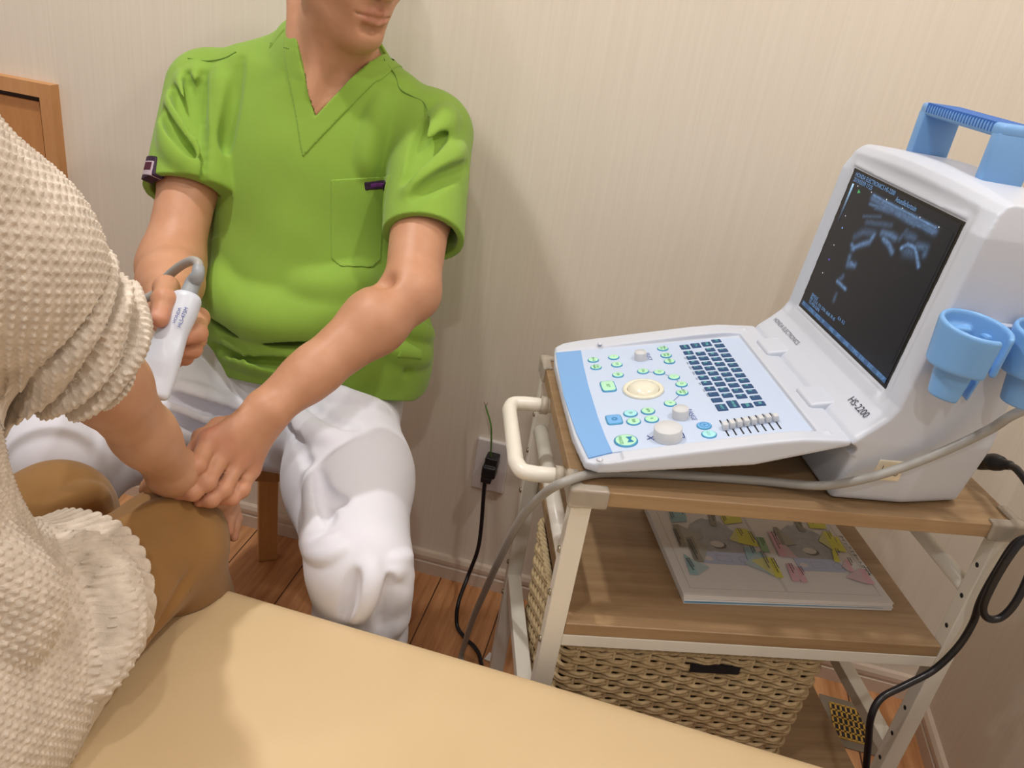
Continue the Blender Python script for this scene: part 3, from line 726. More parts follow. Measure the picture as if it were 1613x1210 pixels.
# membrane panel, blue palm strip
def kpoly(name, pts, m, w0, w1):
    n = len(pts); V = [uo(kb(a, b, w1)) for a, b in pts]+[uo(kb(a, b, w0)) for a, b in pts]
    Fc = [tuple(range(n)), tuple(range(n, 2*n))[::-1]]+[(i, n+i, n+(i+1) % n, (i+1) % n) for i in range(n)]
    return mesh_obj(name, V, Fc, m, um)
stripe = [tuple(kp(*q, .001)) for q in ((915, 552), (919.5, 577), (926.5, 606.6), (942, 657.8), (954, 689), (964.5, 712))]
mem = stripe+[(.258, .032), (.263, .036), (.263, .296), (.255, .300)]
kpoly('control_panel', mem, MAT['panel'], -.003, .0008)
arc = [(-.0005, .302), (-.003, .255), (-.0055, .17), (-.002, .08), (.0025, .035), (.004, .0215)]+stripe[::-1]
kpoly('blue_palm_strip', arc, MAT['blue'], -.008, .0012)
# membrane buttons
def zk(x, y): return kp(880+x/6.452, 540+y/6.452, .001)
def disc(name, c, rx, ry, h, m, ring=True, legend=None, lm=None, w0=.0008, par=None, n=28, sq=False):
    V = []; Fc = []
    e = 2.0/(5.0 if sq else 2.0)
    def P_(r, w):
        for k in range(n):
            a = 2*pi*k/n; c_, s_ = cos(a), sin(a)
            V.append(uo(kb(c[0]+rx*r*math.copysign(abs(c_)**e, c_), c[1]+ry*r*math.copysign(abs(s_)**e, s_), w)))
    P_(1, w0-.001); P_(1, w0+h*.55); P_(.86, w0+h); P_(.0, w0+h)
    fm = []
    for i in range(3):
        for k in range(n): Fc.append((i*n+k, i*n+(k+1) % n, (i+1)*n+(k+1) % n, (i+1)*n+k)); fm.append(1 if i < 2 and ring else 0)
    o = mesh_obj(name, V, Fc, [m, MAT['ring']], um, True, fm)
    if legend:
        s, sz = legend; v, f = text_mesh(s, sz); m4 = frame(uo(kb(c[0], c[1], w0+h+.0002)), (0, -1, 0), tuple(KX))
        mesh_obj('button_legend', [m4 @ Vector(q) for q in v], f, lm or MAT['green_ink'], o)
    return o
B_ = [(352, 178, 'mint', 'M→B'), (380, 252, 'mint', 'CALC\nMARK'), (560, 150, 'mint', '•'), (592, 225, 'mint', 'CX'), (603, 330, 'mint', 'KB'), (1058, 62, 'mint', 'FIELD\nCFG'), (1092, 132, 'mint', 'IMG\nDIR'), (1126, 192, 'mint', 'MENU'), (858, 293, 'mint', 'CAL'), (1022, 303, 'mint', '○'), (1172, 352, 'mint', '•'), (1248, 425, 'mint', '○'), (1255, 510, 'mint', 'BODY\nMK'), (1133, 620, 'mint', '⤨'), (730, 722, 'cyan', '▣'), (908, 697, 'mint', 'B/M'), (762, 804, 'mint', 'B/B'), (945, 780, 'mint', 'B')]
for x, y, m, s in B_:
    c = zk(x, y); r = .0078 if x not in (730, 908, 762, 945) else .0088; disc('panel_button', c, r, r, .0016, MAT[m], legend=(s, .0046 if '\n' in s else .0052))
disc('panel_button', zk(503, 447), .0098, .0150, .0018, MAT['mint'], legend=('SET', .006), sq=True)
disc('panel_button', zk(563, 785), .0098, .0118, .0018, MAT['bluebtn'], legend=('◎', .009), lm=MAT['teal_ink'], sq=True)
disc('panel_button', zk(1478, 846), .0088, .0088, .0016, MAT['bluebtn'], legend=('⊕', .008), lm=MAT['teal_ink'])
disc('panel_button', zk(1528, 933), .0088, .0088, .0016, MAT['cyan'], legend=('▱', .008))
fz = disc('freeze_button', zk(684, 1000), .0138, .0138, .002, MAT['mint'], legend=('FREEZE', .0055)); c = zk(684, 1000)
fz.children[0].location = tuple(-.0062*KX)
bw = [(-.004, .006), (.004, .006), (.001, 0), (.004, -.006), (-.004, -.006), (-.001, 0)]
mesh_obj('freeze_mark', [uo(kb(c[0]+.0045+a, c[1]+b, .0031)) for a, b in bw], [(0, 1, 2, 5), (5, 2, 3, 4)], MAT['teal_ink'], fz)
# thin guide lines between the arc buttons
V = []; Fc = []
L_ = [zk(*p) for p in ((858, 293), (1022, 303), (1172, 352), (1248, 425), (1255, 510), (1133, 620))]
for a, b in zip(L_[:-1], L_[1:]):
    d = (b-a)/np.linalg.norm(b-a); nn = np.array([-d[1], d[0]])*.0004; k0 = len(V)
    for q in (a-nn, b-nn, b+nn, a+nn): V.append(uo(kb(q[0], q[1], .0010)))
    Fc.append((k0, k0+1, k0+2, k0+3))
mesh_obj('panel_guide_line', V, Fc, MAT['blue_ink'], um)
# trackball and knobs
m4 = frame(uo(kb(*zk(860, 480), .0008)), tuple(KX), (0, 1, 0))
lathe('trackball_ring', [(.0262, -.001), (.0262, .0022), (.0248, .0036), (.0215, .0036), (.0200, .0012), (.0200, -.001)], MAT['ball'], um, 40, mat=m4)
lathe('trackball', [(.0201, .0005), (.0196, .0025), (.0165, .0062), (.0105, .0088), (.004, .0098), (0, .0099)], MAT['ball'], um, 40, mat=m4)
for nm, (x, y), r, h in (('select_knob', (832, 165), .0085, .0115), ('range_knob', (1238, 755), .0100, .0125), ('gain_knob', (1110, 965), .0165, .0145)):
    m4 = frame(uo(kb(*zk(x, y), .0008)), tuple(KX), (0, 1, 0)); lathe(nm, [(r*1.02, -.001), (r, .001), (r*.98, h-.001), (r*.92, h), (0, h+.0004)], MAT['knob'], um, 36, mat=m4)
def ktext(nm, s, px, py, sz, m, rot=None):
    c = kp(px, py, .001); put_text(nm, s, sz, frame(uo(kb(c[0], c[1], .0011)), (0, -1, 0), tuple(KX)), m, um)
ktext('select_lettering', 'SELECT', 880+915/6.452, 540+140/6.452, .0075, MAT['blue_ink']); ktext('range_lettering', 'RANGE', 880+1352/6.452, 540+730/6.452, .0085, MAT['blue_ink'])
def kline(nm, pts, m, wd=.0009, closed=False):
    P_ = [np.array([*uo(kb(*kp(880+x/6.452, 540+y/6.452, .001), .0012))]) for x, y in pts]; tube(nm, spline(P_, 5), .0005, m, um, 5)
kline('gain_symbol', [(1222, 905), (1262, 920), (1278, 965), (1248, 955), (1236, 925), (1222, 905)], MAT['blue_ink'])
kline('contrast_symbol', [(900, 945), (925, 960), (970, 990)], MAT['blue_ink']); kline('contrast_symbol', [(900, 985), (935, 968), (970, 950)], MAT['blue_ink'])
kline('range_arrow', [(1318, 700), (1328, 735), (1305, 772)], MAT['blue_ink'])
# keys
rowsK = [
    ([(195, 178, 'SHIFT', 1.35), (232, 238, 'SPACE', 1), (263, 290, 'Z', 1), (293, 342, 'X', 1), (325, 395, 'C', 1), (357, 448, 'V', 1), (391, 503, 'B', 1), (425, 560, 'N', 1), (460, 620, 'M', 1), (497, 678, ',', 1), (533, 740, '.', 1), (583, 818, 'SHIFT', 1.5)]),
    ([(310, 162, 'CTRL', 1.4), (362, 248, 'A', 1), (395, 298, 'S', 1), (427, 350, 'D', 1), (460, 403, 'F', 1), (495, 457, 'G', 1), (532, 513, 'H', 1), (568, 570, 'J', 1), (605, 630, 'K', 1), (645, 690, 'L', 1), (705, 783, '↵ENTER', 1.7)]),
    ([(424, 147, 'TAB', 1.3), (463, 207, 'Q', 1), (495, 255, 'W', 1), (530, 305, 'E', 1), (565, 358, 'R', 1), (600, 413, 'T', 1), (637, 468, 'Y', 1), (675, 523, 'U', 1), (713, 582, 'I', 1), (752, 640, 'O', 1), (792, 700, 'P', 1), (855, 797, 'DEL', 1.05)]),
    ([(528, 113, 'ESC', .95), (563, 163, '1', 1), (597, 213, '2', 1), (632, 265, '3', 1), (668, 315, '4', 1), (704, 368, '5', 1), (742, 420, '6', 1), (780, 477, '7', 1), (820, 533, '8', 1), (860, 592, '9', 1), (902, 650, '0', 1), (945, 713, '-', 1), (988, 777, 'BS', 1.05)])]
KU = .0132; KV = .0106
keybase = {}
for row in rowsK:
    for x, y, s, wf in row:
        c = kp(1050+x/6.724, 520+y/6.724, .0015); hv = KV*wf*.5; hu = KU*.5
        ko = frame(uo(kb(c[0], c[1], 0)), (0, -1, 0), tuple(KX))
        bm = bmesh.new(); add_box(bm, (-hv, -hu, 0), (hv, hu, .0020), .0012, 2)
        o = bm_obj('key', bm, [MAT['key'], MAT['key_leg']], um); o.matrix_local = ko
        sz = .0062 if len(s) == 1 else (.0050 if len(s) < 4 else .0042)
        v, f = text_mesh(s, sz)
        if len(s) == 1: v = v+np.array([-hv*.35, -hu*.25, 0])
        v = v+np.array([0, 0, .00215]); mesh_obj('key_legend', v, f, MAT['key_leg'], o)
for k, (x, y) in enumerate(((195, 300), (222, 352), (250, 402), (285, 458), (318, 515), (352, 570), (395, 640), (432, 690))):
    c = kp(1050+x/6.724, 520+y/6.724, .001); put_text('key_caption', ['TOP', 'END', 'BODY', 'MARK', 'CLR', 'REM', 'LINE', 'PAGE'][k], .0034, frame(uo(kb(c[0], c[1], .001)), (0, -1, 0), tuple(KX)), MAT['grey_ink'], um)
# gain sliders
sl0 = [(563, 955), (640, 945), (714, 935), (790, 925), (866, 913), (940, 902), (1015, 890), (1092, 878)]; sl1 = [(660, 1122), (740, 1112), (820, 1100), (895, 1090), (975, 1080), (1055, 1068), (1135, 1058), (1213, 1047)]
kn = [(610, 1022), (690, 1003), (766, 990), (842, 978), (922, 965), (1000, 952), (1077, 940), (1150, 930)]
for a, b, q in zip(sl0, sl1, kn):
    A_ = kp(1050+a[0]/6.724, 520+a[1]/6.724, .001); C_ = kp(1050+b[0]/6.724, 520+b[1]/6.724, .001); u_ = (A_[0]+C_[0])/2
    dd = (C_-A_)/np.linalg.norm(C_-A_); nn = np.array([-dd[1], dd[0]])*.0009
    sl = mesh_obj('gain_slider', [uo(kb(*p_, w)) for w in (.0011, .0007) for p_ in (A_-nn, C_-nn, C_+nn, A_+nn)], [(0, 1, 2, 3), (7, 6, 5, 4)]+[(i, 4+i, 4+(i+1) % 4, (i+1) % 4) for i in range(4)], MAT['slot'], um)
    kq = kp(1050+q[0]/6.724, 520+(q[1]-12)/6.724, .006); t_ = (kq-A_)@dd; kc = A_+dd*t_
    bm = bmesh.new(); add_box(bm, (-.0046, -.0032, 0), (.0046, .0032, .0085), .0014, 2, frame(uo(kb(kc[0], kc[1], .0010)), (dd[0]*KX[0], dd[1], dd[0]*KX[2]), tuple(np.array([nn[0]*KX[0], nn[1], nn[0]*KX[2]])*1000)))
    auto_smooth(bm_obj('slider_cap', bm, MAT['knob'], sl))
# monitor housing
SLP = .0793
def face(z): return .3373+(z-.8378)*SLP
hp_ = [(.3135, .7115), (.3095, .716), (.3095, .776), (.302, .783), (.2985, .796), (.303, .804), (.318, .818), (.331, .832), (face(.846), .846), (face(1.066), 1.066), (.362, 1.079), (.375, 1.086), (.44, 1.084), (.474, 1.066), (.479, 1.03), (.4775, .89), (.4825, .805), (.4835, .718), (.480, .7115)]
F = Field(); F.u(prism(hp_, uo((0, MY1+.001, 0)), (1, 0, 0), (0, 0, 1), 0, MY1-MY0+.004, .0045))
F.disp(lambda Q, d: d+np.maximum(0, (Q[:, 2]+UO[2]-1.04))*3.0*((Q[:, 1]+UO[1]-.172)/.165)**2*.12)   # crowned top edge
# side walls draw in towards the foot and the back
def taper(Q):
    x = Q[:, 0]+UO[0]; y = Q[:, 1]+UO[1]; z = Q[:, 2]+UO[2]
    dy = np.maximum(0, .80-z)*.20+np.maximum(0, x-.40)*.20
    return np.abs(y-(MY0+MY1)/2)-((MY1-MY0)/2+.0015-dy)
F.keep(taper, .012)
# recessed screen opening
sc0 = np.array([.345+(.946-.848)*.079, .18, .946]); SN = np.array([-1, 0, .079]); SN /= np.linalg.norm(SN); SU = np.array([.079, 0, 1]); SU /= np.linalg.norm(SU); SX = np.array([0, -1.0, 0]); SR = np.array([SX, SU, SN])
F.sub(rbox(uo(sc0+SN*.05), (.1315, .1015, .0495), .002, SR), .003)
# flared hood edge round the opening
for a, b in (((-.1335, .112), (.1335, .112)), ((-.137, -.10), (-.137, .108)), ((.137, -.10), (.137, .108))):
    F.sub(cone(uo(sc0+SN*.0125+SX*a[0]+SU*a[1]), uo(sc0+SN*.0125+SX*b[0]+SU*b[1]), .0095, .0095), .006)
# hinge cavity, case seam, vent of the foot
F.sub(cone(uo((.302, -.01, .7855)), uo((.302, .36, .7855)), .009, .009), .002)
a0 = uo((.3935, MY0-.003, .70)); F.sub(cone(uo((.362, MY0+.009, .758)), uo((.371, MY0-.0005, .95)), .0009, .0009), .0006)
for z0_, z1_ in ((.95, 1.07),): F.sub(cone(uo((.371, MY0-.001, .95)), uo((.397, MY0-.001, 1.075)), .0009, .0009), .0006)
field_obj('monitor_housing', F, .0017, uo((.285, -.01, .70)), uo((.50, .352, 1.10)), MAT['abs'], um, relax=1)
for v in (.105, .252):
    F = Field().u(rbox(uo((.300, v, .8012)), (.0185, .0235, .0070), .004, np.array([KX, [0, 1, 0], KN])))
    field_obj('hinge_cover', F, .0014, uo((.27, v-.03, .785)), uo((.33, v+.03, .825)), MAT['abs'], um, relax=1)
LN = np.array([-.030, 0, .030]); LN /= np.linalg.norm(LN)
def ledge(s, px, py, sz, nm, m):
    q = lhit(px, py, np.array([.3175, 0, .8185])+LN*.0006, LN); put_text(nm, s, sz, frame(uo(q), (0, -1, 0), (.7, 0, .7)), m, um)
ledge('HONDA ELECTRONICS', 1238, 521, .0085, 'maker_lettering', MAT['grey_ink']); ledge('HS-2200', 1352, 641, .0125, 'model_lettering', MAT['ink'])
# power switch
sw = kb(0, 0); q = cy(1398, 749, .006)
F = Field().u(rbox(uo((q[0]+.002, .0125, .7655)), (.016, .0045, .0135), .0015)); so = field_obj('power_switch', F, .0012, uo((q[0]-.03, -.0, .74)), uo((q[0]+.03, .03, .79)), MAT['switch'], um)
put_text('switch_mark', 'I', .008, frame(uo((q[0]-.008, .0077, .769)), (1, 0, 0), (0, 0, 1)), MAT['ink'], so); put_text('switch_mark', 'O', .008, frame(uo((q[0]+.010, .0077, .762)), (1, 0, 0), (0, 0, 1)), MAT['ink'], so)
# carrying handle with darker raised ribs that paint the shade of its grooves
ch = box('carry_handle', uo((.388, .093, 1.126)), uo((.437, .256, 1.1405)), MAT['blue'], um, .005, 3, True); ch.data.name = 'carry_handle'
bm = bmesh.new(); bm.from_mesh(ch.data)
for y0_, y1_ in ((.093, .108), (.241, .256)):
    add_box(bm, uo((.388, y0_, 1.072)), uo((.437, y1_, 1.132)), .003, 2)
bm.to_mesh(ch.data); bm.free(); auto_smooth(ch, 40)
bm = bmesh.new()
for i in range(24):
    y_ = .1085+i*.00565; add_box(bm, uo((.3868, y_, 1.1300)), uo((.4300, y_+.0014, 1.1411)), .0005, 1)
bm_obj('groove_shade_rib', bm, MAT['blue_dk'], ch)
# screen
SBL = sc0-SX*.128-SU*.0985
def sp(u_, v_, w=.0): return uo(SBL+SX*.256*u_+SU*.197*(1-v_)+SN*w)
bm = bmesh.new(); add_box(bm, (-.1315, -.1012, -.004), (.1315, .1012, .0006), .0005, 1, frame(uo(sc0), tuple(SX), tuple(SU))); scr = bm_obj('screen', bm, MAT['bezel'], um)
scr['label'] = 'dark ultrasound screen'
gl = mesh_obj('display_glass', [sp(.012, .985, .0010), sp(.988, .985, .0010), sp(.988, .015, .0010), sp(.012, .015, .0010)], [(0, 1, 2, 3)], MAT['glass'], scr)
# ultrasound picture shown on the screen
H_src = [(335, 60), (900, 345), (470, 1180), (30, 740)]; H_dst = [(0, 0), (1, 0), (1, 1), (0, 1)]
Am = []; bv = []
for (x, y), (u_, v_) in zip(H_src, H_dst): Am += [[x, y, 1, 0, 0, 0, -u_*x, -u_*y], [0, 0, 0, x, y, 1, -v_*x, -v_*y]]; bv += [u_, v_]
Hm = np.append(np.linalg.solve(np.array(Am, float), np.array(bv, float)), 1).reshape(3, 3)
def suv(x, y): q = Hm @ np.array([x, y, 1.0]); return q[:2]/q[2]
NU, NV = 190, 146; gu, gv = np.meshgrid(np.linspace(.02, .97, NU), np.linspace(.07, .86, NV)); img = np.zeros_like(gu)
rs = np.random.RandomState(4)
def blur(a, n):
    for _ in range(n): a = (a+np.roll(a, 1, 0)+np.roll(a, -1, 0)+np.roll(a, 1, 1)+np.roll(a, -1, 1))/5
    return a
nz = blur(rs.rand(NV, NU), 1); nz = (nz-nz.min())/(nz.max()-nz.min()); nz2 = blur(rs.rand(NV, NU), 4); nz2 = (nz2-nz2.min())/(nz2.max()-nz2.min())
def segb(pts, w, amp):
    global img
    d = np.full_like(gu, 9.0); P_ = [suv(*p) for p in pts]
    for a, b in zip(P_[:-1], P_[1:]):
        e = b-a; t = np.clip(((gu-a[0])*e[0]+(gv-a[1])*e[1])/(e@e), 0, 1); d = np.minimum(d, np.hypot(gu-a[0]-e[0]*t, (gv-a[1]-e[1]*t)*.77))
    img = np.maximum(img, amp*np.exp(-(d/w)**2)*(.45+.75*nz))
segb([(428, 195), (752, 368)], .006, .75); segb([(425, 210), (748, 385)], .018, .42); segb([(408, 238), (450, 252), (520, 270), (640, 345), (735, 395)], .008, .42); segb([(440, 255), (540, 290), (640, 350)], .012, .33)
segb([(375, 300), (465, 305)], .008, .2); segb([(390, 330), (520, 350)], .014, .18)
segb([(315, 460), (350, 445), (405, 430), (428, 395)], .014, .55); segb([(330, 400), (380, 375), (430, 390)], .02, .2); segb([(312, 440), (322, 465)], .012, .55)
segb([(470, 385), (520, 400), (540, 415)], .016, .42); segb([(478, 415), (505, 445), (522, 485)], .013, .6); segb([(560, 420), (600, 380)], .014, .22); segb([(600, 400), (640, 420)], .02, .22)
segb([(570, 465), (605, 448), (640, 465), (650, 510), (658, 560)], .010, .72); segb([(590, 480), (640, 490)], .025, .25); segb([(655, 455), (700, 470), (690, 500)], .018, .3)
segb([(300, 500), (290, 540), (325, 545)], .016, .38); segb([(305, 530), (322, 548)], .009, .6); segb([(262, 600), (240, 620)], .014, .25); segb([(232, 622), (250, 640), (275, 665)], .009, .7); segb([(225, 690), (212, 720)], .012, .22)
img *= (.6+.6*nz2); img = np.clip(img, 0, 1)
rgb = np.stack([.011+img*.20, .012+img*.38, .016+img*.68, np.ones_like(img)], -1)
Vg = np.array([sp(a, b, .0013) for a, b in zip(gu.ravel(), gv.ravel())]); idx = np.arange(NU*NV).reshape(NV, NU)
Fg = np.stack([idx[:-1, :-1], idx[1:, :-1], idx[1:, 1:], idx[:-1, 1:]], -1).reshape(-1, 4)
MAT['us'] = emit_attr('ultrasound_picture', 'us', 1.0)
us = mesh_obj('ultrasound_picture', Vg, Fg.tolist(), MAT['us'], scr)
at = us.data.attributes.new('us', 'FLOAT_COLOR', 'POINT'); at.data.foreach_set('color', rgb.reshape(-1).astype(np.float32))
def stext(s, u_, v_, sz, m='scr_text', align='LEFT', sx=1.0): put_text('screen_text', s, sz, frame(sp(u_, v_, .0016), tuple(SX), tuple(SU)), MAT[m], scr, align, sx)
stext('HONDA ELECTRONICS HS-2200', .035, .028, .0078, sx=.95); stext('2019/03/09 17:25', .035, .062, .0078, sx=.95); stext('Aoundle/kotsuin', .47, .052, .0090, sx=.8)
stext('SINGLE', .085, .868, .0064); stext('PRF 15.0 K  F10  DYN  60dB  FR 45', .085, .895, .0064, sx=.85); stext('TE-MSK/GEN', .085, .922, .0064); stext('0.4  0.5', .42, .868, .0064)
def squad(nm, u0, v0, u1, v1, m): mesh_obj(nm, [sp(u0, v1, .0015), sp(u1, v1, .0015), sp(u1, v0, .0015), sp(u0, v0, .0015)], [(0, 1, 2, 3)], MAT[m], scr)
squad('menu_bar', .02, .945, .985, .978, 'scr_bar')
for k in range(11): stext(['F1', 'CTRL', 'ACQ', 'IP', '+REJ', 'SMT', 'LINE', 'T.IMG', 'E.IN', 'EXT', 'SETUP'][k], .03+k*.087, .9615, .0066, 'scr_white' if k == 99 else 'scr_text')
nb = 12
for k in range(nb):
    f_ = 1-k/nb; mm = emit('grey_scale_bar', lin(int(70+110*f_), int(90+130*f_), int(120+130*f_)), .9*f_+.08); u0, v0 = suv(335, 140); u1, v1 = suv(262, 330)
    va = v0+(v1-v0)*k/nb; vb = v0+(v1-v0)*(k+1)/nb; mesh_obj('grey_scale_bar', [sp(.040, vb, .0016), sp(.058, vb, .0016), sp(.058, va, .0016), sp(.040, va, .0016)], [(0, 1, 2, 3)], mm, scr)
u_, v_ = suv(356, 178); mesh_obj('marker_triangle', [sp(u_-.012, v_+.014, .0017), sp(u_+.016, v_, .0017), sp(u_-.012, v_-.014, .0017)], [(0, 1, 2)], MAT['scr_green'], scr)
for (x, y), m in (((265, 355), 'scr_text'), ((193, 512), 'scr_vio'), ((283, 295), 'scr_white'), ((220, 440), 'scr_white'), ((158, 578), 'scr_white'), ((350, 148), 'scr_white'), ((420, 181), 'scr_white'), ((498, 220), 'scr_white'), ((580, 266), 'scr_white'), ((670, 314), 'scr_white'), ((768, 366), 'scr_white')):
    u_, v_ = suv(x, y); r = .006 if m != 'scr_white' else .0035; squad('tick_mark', u_-r, v_-r, u_+r, v_+r, m)
# probe holder: two open cups on one bracket at the side of the machine
ph = empty('probe_holder', tuple(uo((.362, 0, .93)))); ph.parent = um
for k, xc in enumerate((.358, .440)):
    c = np.array([xc-.362, -.030, 0])
    F = Field(); zt_, zb_ = .034, -.006
    F.u(cone(c+[0, 0, zb_], c+[0, 0, zt_-.004], .0335, .0355), .004); F.sub(cone(c+[0, 0, -.004], c+[0, 0, .08], .0275, .033), .002)
    F.keep(lambda Q, c=c: np.maximum(Q[:, 2]-(.034+(Q[:, 1]-c[1])*.12), -.014-Q[:, 2]+(Q[:, 0]-c[0])*.0), .004)
    F.u(cone(c+[0, 0, -.045], c+[0, 0, -.01], .0195, .0235), .004); F.sub(cone(c+[0, 0, -.07], c+[0, 0, .02], .0155, .0195), .002)
    F.keep(lambda Q: -.047-Q[:, 2], .003)
    ang = radians(-62); dv = np.array([cos(ang), sin(ang), 0]); 
    F.sub(rbox(c+dv*.03+[0, 0, 0], (.03, .0085, .08), .003, np.array([dv, [-dv[1], dv[0], 0], [0, 0, 1]])), .003)
    F.u(rbox(c+np.array([0, .031, .008]), (.013, .012, .014), .003), .004)
    field_obj('holder_cup', F, .0014, c-np.array([.045, .045, .06]), c+np.array([.045, .05, .05]), MAT['blue_h'], ph)
box('holder_bracket', (.018, -.022, -.008), (.062, .006, .020), MAT['blue_h'], ph, .003, 2)
box('holder_clip', (.025, -.002, .021), (.062, .008, .026), MAT['abs'], ph, .001)

# black mains cable behind the right leg
def lw(p): return CO+E1*p[0]+E2*p[1]+Z0*p[2]
pw = empty('power_cable', tuple(lw((.515, .03, .77)))); tag(pw, 'thick black mains cable looping down beside the right cart leg', 'cable')
LL = lambda p: np.array(p)-np.array(pw.location)
def cyw(px, py, y): return lw(cy(px, py, y))
a_ = lw(cy(1566, 728, .075)); b_ = lw(cy(1590, 733, .055))
F = Field(); F.u(cone(LL(a_), LL(a_+(b_-a_)*.35), .010, .0095)); F.u(cone(LL(a_), LL(a_+E2*.02-Z0*.012), .010, .011), .004); F.u(cone(LL(a_+(b_-a_)*.3), LL(b_), .0078, .006), .002)
for t in (.45, .6, .75, .9): F.sub(cone(LL(a_+(b_-a_)*t)+[-.02, 0, .008], LL(a_+(b_-a_)*t)+[.02, 0, .008], .0012, .0012), .001)
field_obj('cable_plug', F, .0014, LL(a_)-.045, LL(a_)+np.array([.06, .06, .045]), MAT['black'], pw)
pth = [b_, cyw(1604, 742, .035), cyw(1625, 775, .0), cyw(1632, 830, -.03), cyw(1600, 862, -.035), cyw(1568, 912, -.035), cyw(1549, 955, -.035), cyw(1556, 974, -.036), cyw(1578, 972, -.037), cyw(1602, 945, -.037), cyw(1624, 895, -.03), cyw(1630, 850, -.024), cyw(1600, 856, -.020), cyw(1570, 900, -.018), cyw(1545, 945, -.016), cyw(1532, 982, -.016), cyw(1508, 1020, -.018), cyw(1470, 1056, -.02), cyw(1425, 1080, -.03), cyw(1388, 1100, -.04), cyw(1372, 1130, -.05), cyw(1368, 1170, -.055), cyw(1364, 1215, -.06), cyw(1362, 1275, -.07)]
pth += [np.array([*pth[-1][:2], .05])+np.array([0, -.01, 0]), np.array([*pth[-1][:2], .006])+np.array([-.05, -.05, 0])]
tube('cable', spline([LL(p) for p in pth], 8), .0046, MAT['black_cord'], pw, 12)

# ================================================================== THE MAN IN GREEN
A = np.array
def mix3(a, b, t): return A(a)*(1-t)+A(b)*t
B = Field()
shR, shL = A((-.735, 1.222, .972)), A((-.364, 1.222, .975))
elR, elL = A((-.682, 1.02, .752)), A((-.306, 1.0, .803))
wrR, wrL = Y(268, 492, .845), Y(425, 642, .81)
# trunk shape shared by the scrub top and the chest inside its neckline
S = Field()
S.u(loft([(.505, -.53, 1.155, .196, .150), (.56, -.515, 1.155, .205, .150), (.64, -.513, 1.165, .199, .150), (.72, -.522, 1.178, .187, .138), (.82, -.540, 1.198, .170, .120), (.92, -.552, 1.212, .166, .114), (.985, -.552, 1.222, .160, .098), (1.03, -.552, 1.23, .10, .07)], .03))
S.u(cone(shR+A((.01, .004, -.004)), shL+A((-.01, .004, -.004)), .062, .062), .05)
S.u(cone((-.69, 1.228, .99), (-.585, 1.235, 1.052), .040, .045), .05); S.u(cone((-.418, 1.228, .99), (-.505, 1.232, 1.052), .040, .045), .05)
S.u(cone((-.545, 1.233, .985), (-.534, 1.220, 1.046), .088, .078), .03)
S_trunk = list(S.ops)
# torso, shoulders and neck
B.u(loft([(.46, -.56, 1.17, .150, .105), (.60, -.55, 1.18, .140, .100), (.76, -.55, 1.20, .138, .092), (.88, -.553, 1.215, .142, .095), (.97, -.553, 1.222, .135, .085), (1.01, -.552, 1.228, .09, .065)], .03))
B.u(cone(shR, shL, .050, .050), .05)
B.u(cone((-.68, 1.23, .985), (-.565, 1.235, 1.055), .030, .045), .04); B.u(cone((-.425, 1.23, .985), (-.525, 1.232, 1.055), .030, .045), .04)
nk0, nk1 = A((-.545, 1.235, 1.00)), A((-.505, 1.185, 1.115))
B.u(cone(nk0, nk1, .062, .057), .04)
B.u(ellip((-.548, 1.205, .955), (.105, .078, .085)), .03)
B.u(cone((-.533, 1.135, .985), (-.497, 1.175, 1.14), .010, .016), .02)      # sternomastoid, near side
B.u(cone((-.545, 1.138, .985), (-.575, 1.19, 1.13), .009, .014), .02)
TRK = Field(); TRK.ops = list(S_trunk)
vA = TRK.hit(496, 184); q = TRK.hit(478, 112); vL = (vA+(q-vA)*2)[[0, 2]]; q = TRK.hit(544, 132); vR = (vA+(q-vA)*2)[[0, 2]]
def vcut(off):
    sl, sr = (vL[1]-vA[2])/(vL[0]-vA[0]), (vR[1]-vA[2])/(vR[0]-vA[0])
    def f(Q):
        x = Q[:, 0]-vA[0]; z = Q[:, 2]-vA[2]; d = np.maximum((sl*x-z)/math.hypot(1, sl), (sr*x-z)/math.hypot(1, sr)); d = np.maximum(d, (Q[:, 1]-1.235)*.8)
        n = np.linalg.norm(np.cross(Q-nk0, (nk1-nk0)/np.linalg.norm(nk1-nk0)), axis=1)-.064; n = np.maximum(np.maximum(n, 1.03-Q[:, 2]), 1.205-Q[:, 1])
        return np.minimum(d, n)-off
    return f
vin = vcut(.004)
def chest(Q): return np.maximum(TRK.eval(Q)+.0080, np.maximum(vin(Q), .9-Q[:, 2]))
B.u((chest, A((-.68, 1.03, .90)), A((-.40, 1.29, 1.13))), .006)
vz = vcut(0.0)
B.disp(lambda Q, d: np.where((vz(Q) > 0) & (Q[:, 2] < 1.040) & (Q[:, 2] > .60) & (TRK.eval(Q) < .03), np.maximum(d, TRK.eval(Q)+.005), d), A((-.70, 1.03, .60)), A((-.38, 1.36, 1.05)))
